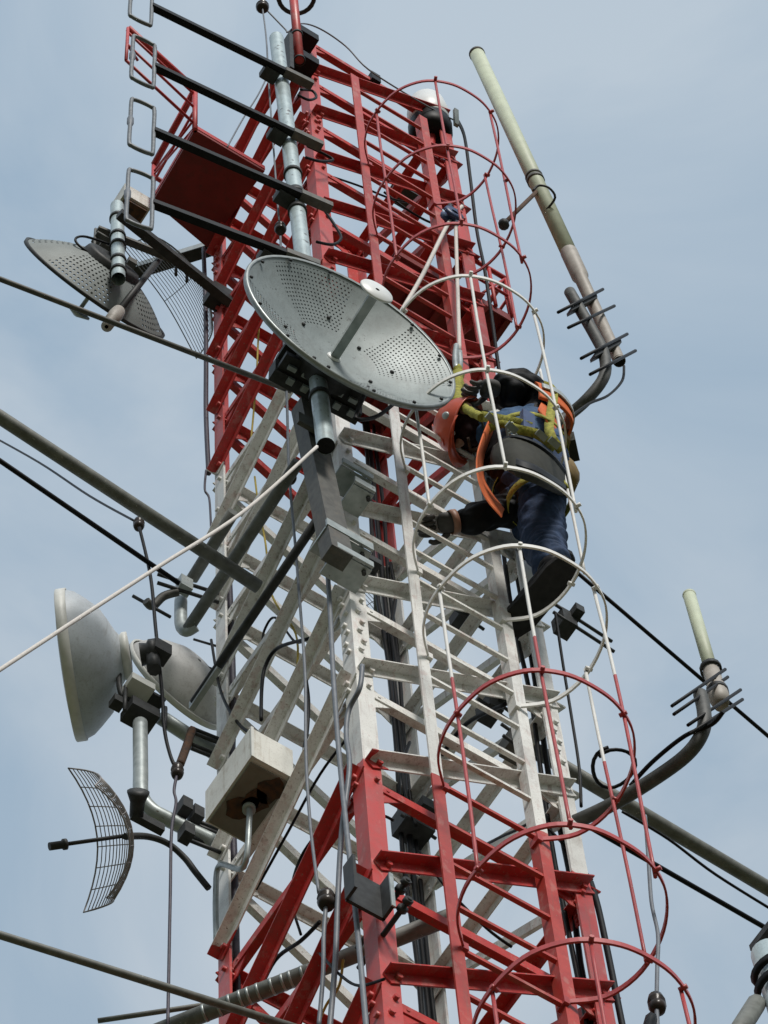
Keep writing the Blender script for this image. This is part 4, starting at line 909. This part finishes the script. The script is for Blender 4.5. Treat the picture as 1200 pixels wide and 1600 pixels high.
bp_ = [[at(774, 700, y=-.92), at(796, 688, y=-1.02), at(830, 697, y=-1.06), at(862, 720, y=-1.02), at(886, 752, y=-.90)],
       [at(770, 714, y=-.92), at(796, 712, y=-1.05), at(832, 724, y=-1.09), at(862, 744, y=-1.04), at(886, 764, y=-.90)],
       [at(773, 728, y=-.92), at(797, 738, y=-1.04), at(832, 750, y=-1.08), at(862, 765, y=-1.03), at(884, 776, y=-.90)]]
pad_ = shell('belt_pad', bp_, 'pad', .026, man)
shell('pad_edge', [[p_ + V((0, -.018, .012)) for p_ in bp_[0]], [p_ + V((0, -.020, -.016)) for p_ in bp_[0]]], 'black', .012, pad_)
shell('pad_strap', [[p_.lerp(q_, .35) + V((0, -.018, 0)) for p_, q_ in zip(bp_[1], bp_[2])], [p_.lerp(q_, .75) + V((0, -.018, 0)) for p_, q_ in zip(bp_[1], bp_[2])]], 'black', .010, pad_)
q = at(886, 700, y=-.83); MB().box(q, .09, .10, .14, tuple(frame(V((.1, .1, 1))).col[j_] for j_ in range(3))).build('tool_pouch', M['pad'], man)
q = at(878, 688, y=-.86); MB().lathe(q, V((.2, 0, 1)), [(-.05, .03), (-.05, .04), (.05, .042), (.06, .03)], 14, True, True).build('tape_roll', M['brown'], man)
q = at(885, 750, y=-.84); m = MB(); m.lathe(q + V((-.03, 0, 0)), V((.1, 0, 1)), [(-.11, .02), (-.10, .07), (0, .085), (.09, .07), (.10, .02)], 16, True, True); m.build('hip_pouch', M['brown'], man)
for px_, py_ in ((800, 668), (846, 680), (866, 692), (768, 654)):
    q = at(px_, py_, y=-1.05 if px_ > 790 else -.93); MB().box(q, .055, .012, .03, tuple(frame(cdir(.2, .2, .95)).col[j_] for j_ in (0, 2, 1))).build('buckle', M['galv'], man)
shell('vest_back', [[at(846, 628, y=-.95), at(858, 640, y=-.96), at(868, 656, y=-.95), at(874, 672, y=-.93)], [at(840, 640, y=-1.0), at(850, 652, y=-1.02), at(858, 666, y=-1.01), at(866, 684, y=-.99)]], 'orange', .006, man)
q = at(822, 665, y=-1.0); MB().bar(q - Z * .10 + X * .0, q + Z * .16 + X * .02, X, -.03, .03, Y, -.014, .014).build('tool_handle', M['blue'], man)
q = at(800, 680, y=-.99); m = MB()
for i_ in range(5): m.lathe(q + Z * (.035 * i_ - .05), V((.3, .2, 1)), [(-.008, .016), (-.008, .024), (.008, .024), (.008, .016)], 10)
m.build('steel_links', M['galv'], man)
# boots
def boot(ank, toe_d, name):
    d_ = V(toe_d).normalized(); s_ = d_.cross(Z).normalized(); b_ = ank - Z * .085
    P_ = [(*(ank + Z * .03), .078, .080), (*(ank - Z * .015), .076, .078), (*(b_ - d_ * .035 + Z * .055), .070, .066), (*(b_ + d_ * .10 + Z * .05), .064, .060), (*(b_ + d_ * .20 + Z * .042), .064, .052), (*(b_ + d_ * .27 + Z * .038), .046, .038)]
    o = skin(name, P_, [(0, 1), (1, 2), (2, 3), (3, 4), (4, 5)], 'boot', man, 0, 2)
    m = MB(); ol = []
    for l_, w_ in ((-.105, .030), (-.09, .058), (-.03, .070), (.06, .064), (.14, .066), (.22, .068), (.28, .050), (.305, .022)): ol.append((l_, w_))
    loop = [b_ + d_ * l_ + s_ * w_ for l_, w_ in ol] + [b_ + d_ * l_ - s_ * w_ for l_, w_ in ol[::-1]]
    n_ = len(loop); m.v = [p_ - Z * .018 for p_ in loop] + [p_ + Z * .016 for p_ in loop]
    m.face(range(n_)); m.face(range(n_, 2 * n_))
    for i_ in range(n_): m.face((i_, (i_ + 1) % n_, n_ + (i_ + 1) % n_, n_ + i_))
    m.build('sole', M['sole'], o); return o
boot(J['aR'], (-.13, 1, -.05), 'boot'); boot(J['aL'], (.7, .2, .6), 'boot')
# hands: palm with five bent fingers each
def hand(wr, fd, pn, grip, name):
    f_ = V(fd).normalized(); n_ = V(pn); n_ = (n_ - f_ * n_.dot(f_)).normalized(); s_ = f_.cross(n_)     # n points out of the palm
    h_ = skin(name, [(*(wr - f_ * .02), .046, .04), (*(wr + f_ * .03), .050, .034), (*(wr + f_ * .085), .056, .030)], [(0, 1), (1, 2)], 'glove', man)
    for i_, (off, ln) in enumerate(((-.042, .078), (-.014, .09), (.014, .085), (.042, .066))):
        p_ = wr + f_ * .085 + s_ * off; ch = [p_]; dr = f_.copy()
        for sgm, fr in enumerate((.42, .33, .28)):
            dr = Matrix.Rotation(R(grip * (.8, 1.2, .9)[sgm]), 3, s_) @ dr if False else (dr * math.cos(R(grip * (.8, 1.2, .9)[sgm])) + n_ * math.sin(R(grip * (.8, 1.2, .9)[sgm])) if sgm == 0 else (dr * math.cos(R(grip)) + dr.cross(s_).normalized() * math.sin(R(grip)) * (1 if dr.cross(s_).dot(n_) >= 0 or True else -1)))
            ch.append(ch[-1] + dr.normalized() * ln * fr * 1.15)
        skin('finger', [(*ch[0], .014), (*ch[1], .0135), (*ch[2], .0125), (*ch[3], .0105)], [(0, 1), (1, 2), (2, 3)], 'glove', h_, 0, 1)
    tb = wr + f_ * .03 - s_ * .045
    skin('thumb', [(*tb, .018), (*(tb + f_ * .04 - s_ * .03 + n_ * .02), .0155), (*(tb + f_ * .075 - s_ * .022 + n_ * .045), .013), (*(tb + f_ * .09 - s_ * .0 + n_ * .06), .011)], [(0, 1), (1, 2), (2, 3)], 'glove', h_, 0, 1)
    return h_
hand(J['wR'], (-.9, .35, -.25), (.0, .4, -1), 50, 'hand')
hand(J['wL'], (-.75, .62, .05), (0, .2, -1), 40, 'hand')
ring('wrist', J['wL'] - (J['eL'] - J['wL']).normalized() * .01, J['eL'] - J['wL'], .048, .048, .03, 'skin', th=.006, parent=man)

# ------------------------------------------------------------------ loose leads inside the tower
for pts, r_, lb, kk in (([(505, 1290), (470, 1340), (455, 1400), (470, 1460)], .006, 'thin dark lead hanging behind the red base brace', dict(x=-.40)),
                       ([(640, 1160), (628, 1200), (636, 1250), (650, 1290)], .008, 'short black lead beside the far leg clamp', dict(y=.36)),
                       ([(560, 1330), (575, 1290), (596, 1275), (615, 1282)], .006, 'thin dark lead arching right of the near leg', dict(y=-.2)),
                       ([(655, 1330), (700, 1390), (760, 1450), (800, 1480)], .006, 'thin dark lead slanting behind the red ladder', dict(y=-.3)),
                       ([(740, 1330), (800, 1300), (850, 1290), (925, 1375)], .006, 'thin dark lead sagging to the red right leg', dict(y=-.42)),
                       ([(690, 1180), (730, 1130), (790, 1100)], .010, 'black lead rising behind the white ladder', dict(x=.40)),
                       ([(610, 880), (618, 930), (612, 980), (620, 1040)], .010, 'black lead along the far leg below the red paint', dict(y=.40)),
                       ([(500, 1440), (470, 1470), (430, 1500), (400, 1560)], .008, 'dark lead draped over the lower grey pipe', dict(x=-.45)),
                       ([(330, 1000), (345, 1080), (372, 1130), (400, 1150)], .007, 'dark lead from the left leg to the cabinet top', dict(x=-.52)),
                       ([(600, 300), (640, 330), (680, 350), (720, 352)], .007, 'dark lead sagging under the red upper braces', dict(y=-.30)),
                       ([(500, 270), (560, 290), (610, 310), (650, 318)], .006, 'thin dark lead crossing the red upper face', dict(y=-.40))):
    cable('loose_cable', pts, 'black', r_, lb, 'cable', 'loose cables on the tower', **kk)
t = thing('switch_box', at(632, 300, y=-.2), 'dark box hung inside the red upper tower behind the ladder', 'box')
q = at(632, 305, y=.1); MB().box(q, .16, .12, .13).build('case', M['dark'], t); MB().box(q + Z * .068, .17, .13, .01).build('lid', M['box_under'], t)
